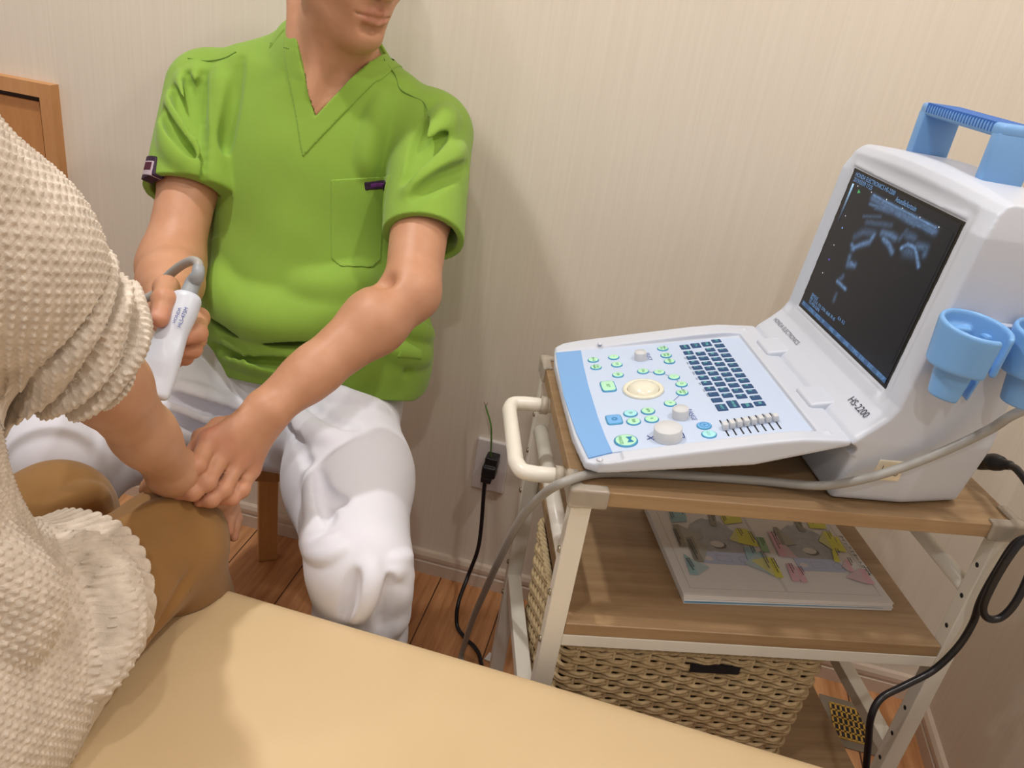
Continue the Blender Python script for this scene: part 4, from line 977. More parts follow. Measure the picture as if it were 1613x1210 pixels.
# head
hf = A((.80, -.57, -.20)); hf /= np.linalg.norm(hf); hr = np.cross(hf, [0, 0, 1.0]); hr /= np.linalg.norm(hr); hu = np.cross(hr, hf)
tl = radians(2); hr, hu = hr*cos(tl)+hu*sin(tl), hu*cos(tl)-hr*sin(tl)
chin = Y(578, 77, 1.142)
HC = chin-hf*.088+hu*.116
HM = A([hr, hf, hu])
def hp3(a, f, u): return HC+hr*a+hf*f+hu*u
def add_head(B, hp3, HM):
    B.u(ellip(hp3(0, -.012, .045), (.075, .094, .082), HM), .02)
    B.u(ellip(hp3(0, .022, -.025), (.063, .066, .088), HM), .02)
    for s in (-1, 1):
        B.u(cone(hp3(s*.054, .000, -.050), hp3(s*.014, .068, -.104), .020, .016), .025)
        B.u(cone(hp3(s*.052, -.005, -.045), hp3(s*.056, -.005, .01), .020, .018), .02)
        B.u(ellip(hp3(s*.036, .058, -.026), (.026, .022, .024), HM), .03)
        B.u(cone(hp3(s*.010, .096, -.038), hp3(s*.014, .090, -.040), .0085, .0082), .008)
        B.u(ellip(hp3(s*.076, -.014, -.012), (.007, .018, .031), HM), .008)
        B.u(cone(hp3(s*.012, .086, .022), hp3(s*.045, .072, .020), .009, .008), .012)
        B.sub(ellip(hp3(s*.032, .092, -.0), (.016, .012, .010), HM), .010)
        B.u(ellip(hp3(s*.032, .0685, .0), (.0125, .0125, .0125), HM), .003)
        B.u(cone(hp3(s*.019, .0800, .0045), hp3(s*.032, .0825, .0068), .0030, .0034), .004); B.u(cone(hp3(s*.032, .0825, .0068), hp3(s*.045, .0735, .0040), .0034, .0028), .004)
        B.u(cone(hp3(s*.019, .0795, -.0050), hp3(s*.032, .0815, -.0068), .0026, .0028), .004); B.u(cone(hp3(s*.032, .0815, -.0068), hp3(s*.045, .0730, -.0045), .0028, .0026), .004)
    B.u(ellip(hp3(0, .076, -.104), (.019, .014, .015), HM), .02)
    B.u(ellip(hp3(0, .074, -.066), (.030, .021, .026), HM), .025)
    B.u(cone(hp3(0, .084, .012), hp3(0, .108, -.032), .009, .0115), .014)
    B.u(cone(hp3(0, .104, -.030), hp3(0, .110, -.036), .010, .0108), .006)
    lipU = [hp3(-.0235, .0835, -.0700), hp3(-.012, .0925, -.0668), hp3(-.004, .0965, -.0650), hp3(0, .0962, -.0658), hp3(.004, .0965, -.0650), hp3(.012, .0925, -.0668), hp3(.0235, .0835, -.0700)]
    lipL = [hp3(-.0205, .0840, -.0735), hp3(-.011, .0915, -.0765), hp3(0, .0950, -.0780), hp3(.011, .0915, -.0765), hp3(.0205, .0840, -.0735)]
    mline = [hp3(-.026, .0850, -.0712), hp3(-.012, .0985, -.0715), hp3(0, .1025, -.0710), hp3(.012, .0985, -.0715), hp3(.026, .0850, -.0712)]
    for L_, rr in ((lipU, (.0018, .0040, .0046, .0042, .0046, .0040, .0018)), (lipL, (.0025, .0054, .0064, .0054, .0025))):
        for i in range(len(L_)-1): B.u(cone(L_[i], L_[i+1], rr[i], rr[i+1]), .005)
    for i in range(4): B.sub(cone(mline[i], mline[i+1], .0014, .0014), .003)
    B.sub(cone(hp3(-.014, .094, -.0895), hp3(.014, .094, -.0895), .003, .003), .012)
    B.sub(cone(hp3(0, .1035, -.050), hp3(0, .1005, -.059), .0016, .0016), .005)
    for s in (-1, 1): B.sub(ellip(hp3(s*.0065, .1015, -.0465), (.004, .006, .0035), HM), .003)
    return lipU, lipL
lipU, lipL = add_head(B, hp3, HM)
# arms
B.u(cone(shR, mix3(shR, elR, .5), .046, .043), .03); B.u(cone(mix3(shR, elR, .5), elR, .043, .040), .02)
B.u(cone(elR, mix3(elR, wrR, .35), .040, .039), .04); B.u(cone(mix3(elR, wrR, .35), wrR, .039, .027), .03)
B.u(cone(shL, mix3(shL, elL, .5), .046, .043), .03); B.u(cone(mix3(shL, elL, .5), elL, .043, .037), .02)
B.u(cone(elL, mix3(elL, wrL, .28), .037, .041), .02); B.u(cone(mix3(elL, wrL, .28), mix3(elL, wrL, .75), .041, .030), .02)
w2 = np.cross(wrL-elL, [0, 0, 1.0]); w2 /= np.linalg.norm(w2)
for s in (-1, 1): B.u(cone(mix3(elL, wrL, .7)+w2*s*.006, wrL+w2*s*.010, .025, .0205), .02)
B.sub(ellip(mix3(shL, elL, .985)+A((-.028, -.034, .016)), (.012, .010, .010)), .02)
# hidden legs and feet inside the trousers
hipL, hipR = A((-.462, 1.15, .525)), A((-.645, 1.15, .525)); knL, knR = A((-.281, .80, .492)), Y(98, 722, .80); anL, anR = A((-.262, .815, .08)), A((-.78, .86, .08))
for h_, k_, a_ in ((hipL, knL, anL), (hipR, knR, anR)):
    B.u(cone(h_, k_, .068, .048), .03); B.u(cone(k_, a_, .046, .032), .02)
# left hand, resting over the patient's wrist
blush = []; nails = []
def finger(F, P_, R_, tip=1.0, nail=None, dk=.005):
    chain(F, P_, R_, dk)
    for q, r in zip(P_[1:-1], R_[1:-1]): F.u(ellip(q, (r*1.10,)*3), .004); blush.append((q, .010, .35))
    blush.append((P_[-1], .011, .45))
    if nail is not None:
        n = A(nail, float); n /= np.linalg.norm(n); d = A(P_[-1])-A(P_[-2]); d = d-n*(d@n); d /= np.linalg.norm(d); r = R_[-1]; c = A(P_[-1])+n*r*.80-d*.001
        F.u(ellip(c, (r*.72, .0068, .0016+r*.12), A([np.cross(d, n), d, n])), .0008); nails.append((c+n*.0012, .0062, 1.0))
LI = [Y(330, 694, .742), Y(310, 733, .705), Y(291, 754, .688), Y(273, 768, .684)]
LM = [Y(353, 712, .748), Y(326, 759, .706), Y(304, 776, .692), Y(281, 779, .690)]
LR = [Y(376, 727, .758), Y(352, 771, .722), Y(333, 787, .706), Y(314, 790, .702)]
LP = [Y(395, 741, .772), Y(381, 772, .742), Y(366, 786, .728), Y(350, 788, .722)]
LT = [Y(392, 664, .805), Y(345, 674, .785), Y(318, 690, .758), Y(303, 712, .735)]
pc0 = wrL
for P_, r in ((LI, .0115), (LM, .012), (LR, .0115), (LP, .0105)):
    B.u(cone(pc0+(A(P_[0])-pc0)*.12, P_[0], .0175, r+.0005), .018)
finger(B, LI, [.0112, .0098, .0086, .0070], nail=None)
finger(B, LM, [.0115, .0100, .0088, .0072], nail=None)
finger(B, LR, [.0110, .0095, .0084, .0068], nail=None)
finger(B, LP, [.0098, .0084, .0074, .0062], nail=None)
finger(B, LT, [.0155, .0120, .0105, .0085], dk=.014)
for P_ in (LI, LM, LR, LP): blush.append((A(P_[0])+UPV*.010, .016, .55)); B.u(ellip(A(P_[0])+UPV*.003-FWD*.002, (.0105,)*3), .008)
up_ = UPV*.7-FWD*.7
for P_, t0_, o_ in ((LI, .45, .0), (LM, .5, .002), (LR, .5, .0)):     # tendons on the back of the hand
    a = mix3(pc0, P_[0], .35)+up_*.0155; b = A(P_[0])+up_*.0095; B.u(cone(a, b, .0016, .0022), .007)
vein = [mix3(pc0, LM[0], .05)+up_*.0185, mix3(pc0, LR[0], .35)+up_*.0175, mix3(pc0, LR[0], .65)+up_*.0135]
for a, b in zip(vein[:-1], vein[1:]): B.u(cone(a, b, .0013, .0013), .004)
# right hand, round the probe
pA, pB = Y(295, 468, .765), Y(243, 596, .690)
RT = [Y(270, 478, .835), Y(262, 454, .790), Y(258, 472, .744), Y(252, 503, .722)]
RI = [Y(296, 487, .835), Y(313, 501, .800), Y(311, 525, .762), Y(292, 531, .742)]
RM = [Y(290, 505, .835), Y(309, 534, .795), Y(303, 550, .762), Y(285, 552, .746)]
RR = [Y(278, 515, .830), Y(296, 553, .800), Y(291, 562, .770), Y(276, 560, .757)]
RP = [Y(266, 520, .820), Y(280, 560, .800), Y(276, 568, .775), Y(264, 566, .764)]
for P_, r in ((RI, .0125), (RM, .0125), (RR, .012), (RP, .011)): B.u(cone(wrR+(A(P_[0])-wrR)*.1, P_[0], .018, r), .016)
finger(B, RT, [.015, .0135, .0118, .0096], nail=-FWD*.55-RGT*.75+UPV*.25, dk=.012)
finger(B, RI, [.0122, .0112, .0102, .0088])
finger(B, RM, [.0120, .0108, .0098, .0084])
finger(B, RR, [.0112, .0100, .0090, .0078]); finger(B, RP, [.0100, .0088, .0080, .0068])
for q in lipU[1:-1]: blush.append((q-hu*.0002, .0062, .8))
for q in lipL[1:-1]: blush.append((q, .0068, .95))
man = field_obj('person', B, .0021, (-1.0, .64, .03), (-.20, 1.36, 1.36), MAT['skin'], None, {'red': blobs(blush), 'nail': blobs(nails)}, relax=1)
tag(man, 'man in lime green scrub top and white trousers sitting on a stool, holding a probe', 'person')
for s in (-1, 1):
    lathe('eye', [(.0001, -.0122), (.006, -.0105), (.0105, -.006), (.0122, 0), (.0105, .006), (.006, .0105), (.0001, .0122)], MAT['eye'], man, 20, tuple(hp3(s*.032, .0702, 0)))
    lathe('iris', [(.0001, .0128), (.003, .0125), (.0052, .0113)], MAT['iris'], man, 16, mat=frame(hp3(s*.032, .0702, 0), tuple(hr), tuple(hu)) @ Matrix.Scale(-1, 4, (0, 0, 1)))
F = Field().u(ellip(hp3(0, -.016, .052), (.082, .100, .088), HM)); F.u(cone(hp3(0, -.085, .0), hp3(0, -.075, -.045), .05, .03), .03)
F.sub(ellip(hp3(0, .085, -.05), (.075, .075, .105), HM), .01); F.sub(rbox(hp3(0, 0, -.105), (.12, .12, .06), .01, HM), .01)
F.disp(lambda Q, d: d+.0025*np.sin(Q[:, 0]*260+4*np.sin(Q[:, 2]*60))*np.sin(Q[:, 1]*210))
field_obj('hair', F, .004, HC-.14, HC+.16, MAT['hair'], man)
for q, r in ((hp3(-.052, .052, -.064), .0016), (hp3(-.045, .068, -.045), .0009), (hp3(-.030, .03, -.128), .0013)):
    pass
# shoes under the trouser hems
for a_, dx in ((anL, .02), (anR, -.06)):
    F = Field().u(cone(a_+A((0, .02, -.03)), a_+A((dx, -.16, -.045)), .042, .034)); F.keep(lambda Q: .004-Q[:, 2], .004)
    field_obj('shoe', F, .006, a_+A((-.2, -.26, -.09)), a_+A((.2, .1, .03)), MAT['abs'], man)

# ---- scrub top
sleeves = []
for sh_, el_, t1, r0, r1, sw in ((shR, elR, .60, .066, .062, A((0, 0, 0))), (shL, elL, .66, .062, .057, A((.008, 0, -.004)))):
    e_ = mix3(sh_, el_, t1)+sw; ax = (el_-sh_)/np.linalg.norm(el_-sh_)
    cf = cone(sh_, e_+ax*.03, r0, r1); S.u((lambda Q, f=cf[0], e_=e_, ax=ax: np.maximum(f(Q), (Q-e_)@ax-.001), cf[1], cf[2]), .018); sleeves.append((sh_, e_, ax, r1))
# folds (ridges and grooves laid on the cloth surface)
S0 = Field(); S0.ops = list(S.ops)
def fold(F, base, pts, r, out_, k=.018, sub=False):
    px_l = spline([(x, y, 0) for x, y in pts], 4) if len(pts) > 2 else pts
    P_ = [base.hit(q[0], q[1]) for q in px_l]; P_ = [p for p in P_ if p is not None]
    if len(P_) < 2: return
    N_ = [base.normal(p) for p in P_]; P_ = [p+n*out_ for p, n in zip(P_, N_)]; n = len(P_)
    for i in range(n-1):
        ra = r*(.35+.65*sin(pi*min(1, (i+.35)/n))); rb = r*(.35+.65*sin(pi*min(1, (i+1.35)/n)))
        (F.sub if sub else F.u)(cone(P_[i], P_[i+1], ra, rb), k)
ridge = lambda F, b, pts, r=.010, o=-.004, k=.022: fold(F, b, pts, r, o, k)
groove = lambda F, b, pts, r=.006, o=.002, k=.014: fold(F, b, pts, r, o, k, True)
# image-left sleeve
for pts in ([(306, 112), (312, 170), (316, 235), (312, 280)], [(285, 120), (296, 170), (312, 215)], [(268, 150), (283, 190), (308, 240)], [(257, 190), (272, 230), (300, 265)]): ridge(S, S0, pts, .008)
for pts in ([(297, 120), (305, 170), (314, 210)], [(276, 140), (290, 180), (312, 228)], [(262, 175), (278, 215), (306, 255)]): groove(S, S0, pts, .005)
groove(S, S0, [(322, 120), (324, 180), (325, 240), (323, 300)], .007, .002)
ridge(S, S0, [(345, 110), (348, 180), (342, 260), (340, 340)], .012, -.006)
groove(S, S0, [(378, 95), (370, 150), (362, 200), (356, 240)], .006)
# chest
for pts in ([(600, 160), (590, 200), (580, 240), (578, 270)],): ridge(S, S0, pts, .007, -.005)
# image-right sleeve
for pts in ([(650, 270), (680, 225), (715, 185)], [(645, 300), (690, 265), (728, 235)], [(665, 235), (690, 200), (705, 175)]): ridge(S, S0, pts, .008)
for pts in ([(640, 285), (668, 250), (700, 210)], [(648, 262), (660, 230), (672, 200)], [(655, 310), (700, 280), (735, 262)]): groove(S, S0, pts, .006)
# belly: cloth blouses over and folds at the lap
ridge(S, S0, [(338, 440), (352, 475), (395, 500), (450, 508), (520, 498), (585, 470)], .020, -.008, .04)
ridge(S, S0, [(470, 450), (530, 455), (575, 440)], .014, -.006, .03)
groove(S, S0, [(335, 490), (362, 512), (410, 528), (460, 533), (520, 528), (575, 512)], .010, .001, .014)
groove(S, S0, [(380, 522), (430, 545), (500, 556), (560, 548)], .007, .001)
ridge(S, S0, [(330, 520), (380, 545), (450, 560), (520, 565)], .009, -.004)
ridge(S, S0, [(350, 556), (420, 575), (500, 582)], .007, -.003); groove(S, S0, [(340, 545), (400, 565), (470, 574)], .005)
for pts in ([(690, 430), (675, 480), (668, 540)], [(655, 480), (648, 540), (640, 590)]): groove(S, S0, pts, .006)
for pts in ([(610, 500), (650, 520), (680, 525)], [(600, 545), (650, 560), (682, 560)]): ridge(S, S0, pts, .008, -.004)
S.disp(lambda Q, d: d+.0022*np.sin(Q[:, 0]*38+Q[:, 2]*22)*np.sin(Q[:, 2]*31-Q[:, 0]*14)*np.clip((.95-Q[:, 2])*8, 0, 1))
# sleeve ends: cut square and hollow, leaving the trunk whole
TR = Field(); TR.ops = [o for o in S_trunk]
for sh_, e_, ax, r1 in sleeves:
    inner = cone(e_-ax*.05, e_+ax*.06, r1-.014, r1-.0045)[0]
    def cut(Q, d, e_=e_, ax=ax, r1=r1, inner=inner):
        t = (Q-e_)@ax; rad = np.linalg.norm(Q-e_-t[:, None]*ax, axis=1); tr = TR.eval(Q)
        m = (t > -.07) & (t < .05) & (rad < r1+.016)
        return np.where(m, np.maximum(d, np.maximum(np.minimum(t, tr), np.minimum(-inner(Q), tr))), d)
    S.disp(cut)
# hem: cut along a sagging line and hollow below
S.keep(lambda Q: (.562+.044*np.clip((1.12-Q[:, 1])*8, 0, 1)+.008*np.sin((Q[:, 0]+.5)*9))-Q[:, 2], .002)
# V neck
STop = Field(); STop.ops = list(S.ops)
S.ops.append(('s', vcut(0), A((-.8, 1.0, .9)), A((-.3, 1.4, 1.3)), .002))
top = field_obj('scrub_top', S, .0023, (-.84, .93, .46), (-.25, 1.385, 1.14), MAT['scrub'], man, relax=1)
Cc = Field(); Cc.ops = list(STop.ops); Cc.disp(lambda Q, d: np.maximum(d-.0022, -(d+.003)))
band = vcut(.027); inn = vcut(0.0)
Cc.keep(lambda Q: np.maximum(band(Q), -inn(Q)), .001)
field_obj('collar', Cc, .0021, (-.70, 1.03, .93), (-.38, 1.34, 1.13), MAT['scrub'], top, relax=1, one=True)
def cloth_patch(name, px, base, th, m, parent, h=.0016, grow=.05):
    cp = np.mean(px, axis=0); c = base.hit(*cp)
    if c is None: return None, None, None, None, None
    n = base.normal(c)
    P_ = []
    for q in px:
        d_ = ray(*q); P_.append(CAM+d_*(((c-CAM)@n)/(d_@n)))
    ex = P_[1]-P_[0]; ex -= n*(ex@n); ex /= np.linalg.norm(ex); ey = np.cross(n, ex)
    poly = [((p-c)@ex, (p-c)@ey) for p in P_]; pr = prism(poly, c, ex, ey, -grow, grow)[0]
    Fp = Field(); Fp.ops = list(base.ops); Fp.disp(lambda Q, d: np.maximum(d-th, -(d+.002))); Fp.keep(pr, .0008)
    r = max(np.linalg.norm(p-c) for p in P_)+.01
    return field_obj(name, Fp, h, c-r, c+r, m, parent), c, n, ex, ey
pk = cloth_patch('chest_pocket', [(521, 283), (607, 279), (606, 330), (600, 410), (585, 421), (535, 419), (522, 408)], S, .0018, MAT['scrub'], top)
cloth_patch('pocket_tag', [(573, 287), (606, 283), (607, 297), (575, 300)], S, .0032, MAT['tagp'], pk[0])
q = cloth_patch('pocket_tag_mark', [(582, 289), (600, 287), (600, 294), (583, 296)], S, .0038, MAT['tagv'], pk[0], .0012)
cloth_patch('hip_pocket', [(648, 470), (680, 468), (672, 565), (640, 560)], S, .0018, MAT['scrub'], top)
tg = cloth_patch('sleeve_tag', [(231, 246), (246, 246), (240, 284), (222, 283)], S, .0028, MAT['tagp'], top, .0014)
cloth_patch('sleeve_tag_mark', [(231, 254), (244, 254), (239, 277), (225, 276)], S, .0034, MAT['tagw'], tg[0], .0011)
cloth_patch('sleeve_tag_square', [(232, 256), (242, 256), (239, 269), (228, 269)], S, .0040, MAT['tagr'], tg[0], .0011)
def seam(px, base, r, m, parent, nm='seam'):
    P_ = [base.hit(*q) for q in px]; P_ = [p+base.normal(p)*.0002 for p in P_ if p is not None]; tube(nm, spline(P_, 5), r, m, parent, 5)
seam([(596, 72), (606, 95), (622, 118), (630, 140), (650, 152), (668, 162), (676, 185)], S, .0009, MAT['scrub_seam'], top)
seam([(296, 92), (325, 96), (352, 92), (372, 82)], S, .0009, MAT['scrub_seam'], top)
for k, (sh_, e_, ax, r1) in enumerate(sleeves):
    u_ = np.cross(ax, [0, 0, 1.0]); u_ /= np.linalg.norm(u_); v_ = np.cross(ax, u_); ring_ = []
    for i in range(49):
        a = 2*pi*i/48; d = u_*cos(a)+v_*sin(a); q = e_-ax*.024+d*(r1-.012)
        for _ in range(14):
            e = S.eval(q[None])[0]
            if e > -.0004: break
            q = q+d*max(-e, .0004)*.9
        ring_.append(q+d*.0002)
    tube('sleeve_hem', ring_, .0008, MAT['scrub_seam'], top, 5, False)

# ---- white trousers
W = Field()
W.u(loft([(.425, -.56, 1.165, .185, .150), (.50, -.555, 1.165, .190, .150), (.57, -.55, 1.17, .178, .135), (.62, -.55, 1.17, .165, .12)], .03))
W.u(cone(hipL+A((0, 0, .0)), mix3(hipL, knL, .55), .094, .089), .05); W.u(cone(mix3(hipL, knL, .55), knL, .089, .068), .04)
W.u(cone(knL, mix3(knL, anL, .3), .064, .060), .02); W.u(cone(mix3(knL, anL, .3), anL, .060, .062), .03)
W.u(cone(hipR, mix3(hipR, knR, .55), .094, .088), .05); W.u(cone(mix3(hipR, knR, .55), knR, .088, .072), .04)
W.u(cone(knR, anR, .064, .060), .03)
W0 = Field(); W0.ops = list(W.ops)
for pts in ([(455, 615), (470, 650), (478, 690)], [(500, 600), (540, 625), (600, 640)], [(455, 640), (480, 668), (520, 690)]): ridge(W, W0, pts, .009, -.004)
for pts in ([(440, 640), (465, 680), (490, 745)], [(470, 625), (520, 660), (560, 672)]): groove(W, W0, pts, .004, .001)
ridge(W, W0, [(490, 745), (494, 790), (498, 830), (482, 855)], .007, -.003); groove(W, W0, [(503, 745), (512, 790), (520, 820)], .004, .001)
groove(W, W0, [(508, 770), (525, 785), (540, 790)], .003, .001)
for pts in ([(475, 852), (495, 862), (525, 850)], [(480, 872), (510, 876), (540, 862)], [(655, 868), (640, 880), (618, 884)], [(650, 905), (630, 900), (605, 910)]): ridge(W, W0, pts, .006, -.003, .012)
ridge(W, W0, [(585, 895), (580, 930), (560, 975)], .006, -.003); ridge(W, W0, [(640, 915), (632, 960), (625, 990)], .006, -.003)
groove(W, W0, [(560, 905), (552, 940), (540, 970)], .005, .001); groove(W, W0, [(612, 910), (605, 950), (600, 985)], .005, .001)
for pts in ([(270, 612), (320, 628), (400, 650)], [(255, 640), (320, 665), (390, 675)], [(260, 668), (310, 690), (360, 700)]): ridge(W, W0, pts, .010, -.003)
for pts in ([(265, 625), (330, 648), (395, 662)], [(258, 655), (315, 678), (370, 690)]): groove(W, W0, pts, .007)
W.keep(lambda Q: .035-Q[:, 2], .003)
field_obj('trousers', W, .0027, (-1.02, .68, .02), (-.17, 1.36, .66), MAT['trouser'], man, relax=1)

# ================================================================== PROBE AND ITS CABLE
P_ax = (pB-pA)/np.linalg.norm(pB-pA); PL = np.linalg.norm(pB-pA)
pz_ = -FWD-P_ax*((-FWD)@P_ax); pz_ /= np.linalg.norm(pz_); px_ = np.cross(P_ax, pz_); PM = A([px_, pz_, P_ax])
def pq(a, f, t): return pA+px_*a+pz_*f+P_ax*t
po = empty('ultrasound_probe', tuple(pA)); tag(po, 'white handheld ultrasound probe gripped in the hand of the man in green', 'probe')
F = Field()
def plo(st):   # elliptical sections along the probe axis
    st = A(st)
    def f(Q):
        q = (Q-pA)@PM.T; t = np.clip(q[:, 2], st[0, 0], st[-1, 0]); rx = np.interp(t, st[:, 0], st[:, 1]); ry = np.interp(t, st[:, 0], st[:, 2])
        k0 = np.sqrt((q[:, 0]/rx)**2+(q[:, 1]/ry)**2); k1 = np.sqrt((q[:, 0]/rx**2)**2+(q[:, 1]/ry**2)**2)+1e-9; d = k0*(k0-1)/k1; d = np.where(k0 < .3, -np.minimum(rx, ry)*(1-k0), d)
        dz = np.maximum(q[:, 2]-st[-1, 0], st[0, 0]-q[:, 2]); h = np.maximum(.006-np.abs(d-dz), 0)/.006; return np.maximum(d, dz)+h*h*.0015
    return f, pA-.2, pA+.2
F.u(plo([(-.004, .0150, .0125), (.004, .0172, .0140), (.020, .0180, .0145), (.045, .0165, .0135), (.062, .0185, .0135), (.085, .0215, .0120), (PL, .0225, .0095), (PL+.022, .0228, .0085)]), .002)
F.sub(ellip(pq(-.012, .019, .058), (.010, .009, .022), PM), .004)
F.u(cone(pq(.012, .0113, .088), pq(.006, .0113, .094), .0008, .0008), .001)
bo = field_obj('probe_body', F, .0014, pA-.19, pA+.19, MAT['abs'], po); bo.location = tuple(-pA)
bo2 = tube('cable_boot', [A(p)-pA for p in spline([pq(0, 0, .002), pq(.0, 0, -.018), Y(311, 434, .778), Y(313, 421, .785)], 6)], [.0092]*4+[.0088]*4+[.008]*4+[.0072]*4+[.0066]*3, MAT['boot_grey'], po, 16)
put_text('probe_lettering', 'HONDA', .0052, frame(pq(-.0040, .0152, .030)-pA, tuple(-P_ax), tuple(px_)), MAT['blue_ink'], po)
put_text('probe_lettering', 'HLS-475M', .0058, frame(pq(-.0098, .0130, .030)-pA, tuple(-P_ax), tuple(px_+pz_*.5)), MAT['blue_ink'], po)
cab = [Y(312, 426, .782), Y(312, 415, .79), Y(302, 411, .80), Y(283, 420, .81), Y(262, 438, .815), Y(235, 468, .81), (-.66, .80, .765), (-.82, .72, .70), (-1.00, .70, .45), (-1.03, .78, .10), (-1.0, .98, .008), (-.62, 1.01, .008), (-.32, 1.0, .008)]
cab += [Zp(716, 1068, .008), Zp(727, 1030, .012), Y(745, 975, 1.08), Y(768, 922, 1.00), Y(792, 870, .91), Y(822, 815, .83), Y(852, 782, .79)]
cab += [lw(cz(q[0], q[1], .7165)) for q in ((885, 761), (940, 746), (1020, 746), (1110, 751), (1200, 758))]+[lw(cy(1290, 765, .022)), lw(cy(1350, 757, -.001)), lw(cy(1420, 737, -.004)), lw(cy(1500, 705, -.01)), lw(cy(1560, 676, -.02)), lw(cy(1608, 648, -.035)), lw((.505, -.03, .905)), lw((.52, .05, .90)), lw((.500, .12, .88)), lw((.478, .13, .88))]
tag(tube('probe_cable', spline(cab, 8), .0054, MAT['grey_cord'], None, 12), 'grey probe cable draped along the front of the cart top', 'cable')

# ================================================================== THE PATIENT IN THE KNITTED SWEATER
Q_ = Field(); blush = []; nails = []
ps, pe = T(-200, 240, .52), T(116, 535, .705)
pw_ = Y(266, 737, .690)
pc_ = T(184, 558, .735)
hpR, kR, aR = A((-.535, .36, .545)), A((-.485, .695, .540)), A((-.475, .775, .09))
hpL, kL, aL = A((-.680, .36, .545)), A((-.632, .690, .540)), A((-.66, .765, .09))
Q_.u(loft([(.48, -.60, .36, .15, .11), (.62, -.60, .385, .14, .11), (.80, -.605, .405, .135, .10), (.95, -.61, .43, .15, .10), (1.04, -.612, .44, .10, .07)], .03))
psL, peL, pwL = A((-.735, .45, 1.045)), A((-.80, .44, .80)), A((-.735, .52, .655))
Q_.u(cone(ps, psL, .05, .05), .05)
Q_.u(cone((-.615, .45, 1.05), (-.615, .50, 1.16), .055, .052), .04)
hf = A((.15, .90, -.42)); hf /= np.linalg.norm(hf); hr = np.cross(hf, [0, 0, 1.0]); hr /= np.linalg.norm(hr); hu = np.cross(hr, hf)
HC = A((-.615, .525, 1.25)); HM = A([hr, hf, hu])
hp3 = lambda a, f, u: HC+hr*a+hf*f+hu*u
add_head(Q_, hp3, HM)
Q_.u(cone(ps, pe, .042, .034), .03); Q_.u(cone(pe, mix3(pe, pw_, .3), .035, .036), .02); Q_.u(cone(mix3(pe, pw_, .3), mix3(pe, pw_, .72), .036, .029), .02)
w2 = np.cross(pw_-pe, [0, 1.0, 0]); w2 /= np.linalg.norm(w2)
for s in (-1, 1): Q_.u(cone(mix3(pe, pw_, .68)+w2*s*.006, pw_+w2*s*.009, .025, .0200), .02)
Q_.u(cone(psL, peL, .042, .036), .03); Q_.u(cone(peL, pwL, .038, .026), .02)
for h_, k_, a_ in ((hpR, kR, aR), (hpL, kL, aL)): Q_.u(cone(h_, k_, .06, .045), .03); Q_.u(cone(k_, a_, .045, .032), .02)
HI = [Y(318, 783, .735), Y(334, 796, .752), Y(340, 806, .752), Y(339, 816, .745)]
HMd = [Y(334, 786, .745), Y(351, 802, .762), Y(358, 820, .757), Y(359, 836, .750)]
HR = [Y(345, 786, .755), Y(361, 806, .772), Y(367, 827, .767), Y(368, 845, .761)]
HP = [Y(352, 784, .765), Y(366, 800, .782), Y(371, 816, .779), Y(373, 830, .775)]
HT = [Y(262, 752, .695), Y(248, 762, .712), Y(240, 768, .724), Y(233, 771, .735)]
for P_, r in ((HI, .0115), (HMd, .012), (HR, .0112), (HP, .010)): Q_.u(cone(mix3(pw_, P_[0], .12), P_[0], .019, r), .018)
finger(Q_, HI, [.0110, .0098, .0088, .0078]); finger(Q_, HMd, [.0112, .0098, .0086, .0072]); finger(Q_, HR, [.0106, .0094, .0082, .0070]); finger(Q_, HP, [.0096, .0084, .0076, .0064])
finger(Q_, HT, [.0175, .0145, .0122, .0105], dk=.014)
for k in range(4):    # left hand on the left thigh
    b_ = pwL+A((.02-.012*k*.8+.01, .07-.004*k, -.012)); Q_.u(cone(pwL, b_, .02, .011), .018); finger(Q_, [b_, b_+A((.004, .035, -.006)), b_+A((.004, .055, -.018)), b_+A((.004, .066, -.033))], [.0108, .0096, .0086, .0072])
finger(Q_, [pwL+A((.015, .01, 0)), pwL+A((.04, .035, -.006)), pwL+A((.05, .06, -.012)), pwL+A((.052, .08, -.016))], [.016, .013, .011, .009], dk=.012)
blush.append((mix3(pe, pw_, .42)+RGT*.012-FWD*.04, .018, .35)); blush.append((mix3(pe, pw_, .30)+RGT*.0-FWD*.04, .016, .3))
pat = field_obj('person', Q_, .0023, (-.92, .24, .03), (-.36, .86, 1.40), MAT['skin2'], None, {'red': blobs(blush), 'nail': blobs(nails)}, relax=1)
tag(pat, 'person in a cream knitted sweater and brown trousers sitting on the cream bed', 'person')
F = Field().u(ellip(hp3(0, -.018, .050), (.084, .102, .090), HM)); F.u(cone(hp3(0, -.07, .0), hp3(0, -.06, -.07), .055, .04), .03); F.sub(ellip(hp3(0, .085, -.05), (.075, .075, .105), HM), .01)
F.disp(lambda Q, d: d+.002*np.sin(Q[:, 0]*230+5*np.sin(Q[:, 2]*25)))
field_obj('hair', F, .004, HC-.16, HC+.16, MAT['hair'], pat)
for a_ in (aR, aL):
    F = Field().u(cone(a_+A((0, -.02, -.035)), a_+A((.01, .15, -.045)), .040, .034)); F.keep(lambda Q: .004-Q[:, 2], .004)
    field_obj('shoe', F, .006, a_+A((-.1, -.1, -.09)), a_+A((.1, .24, .03)), MAT['black'], pat)

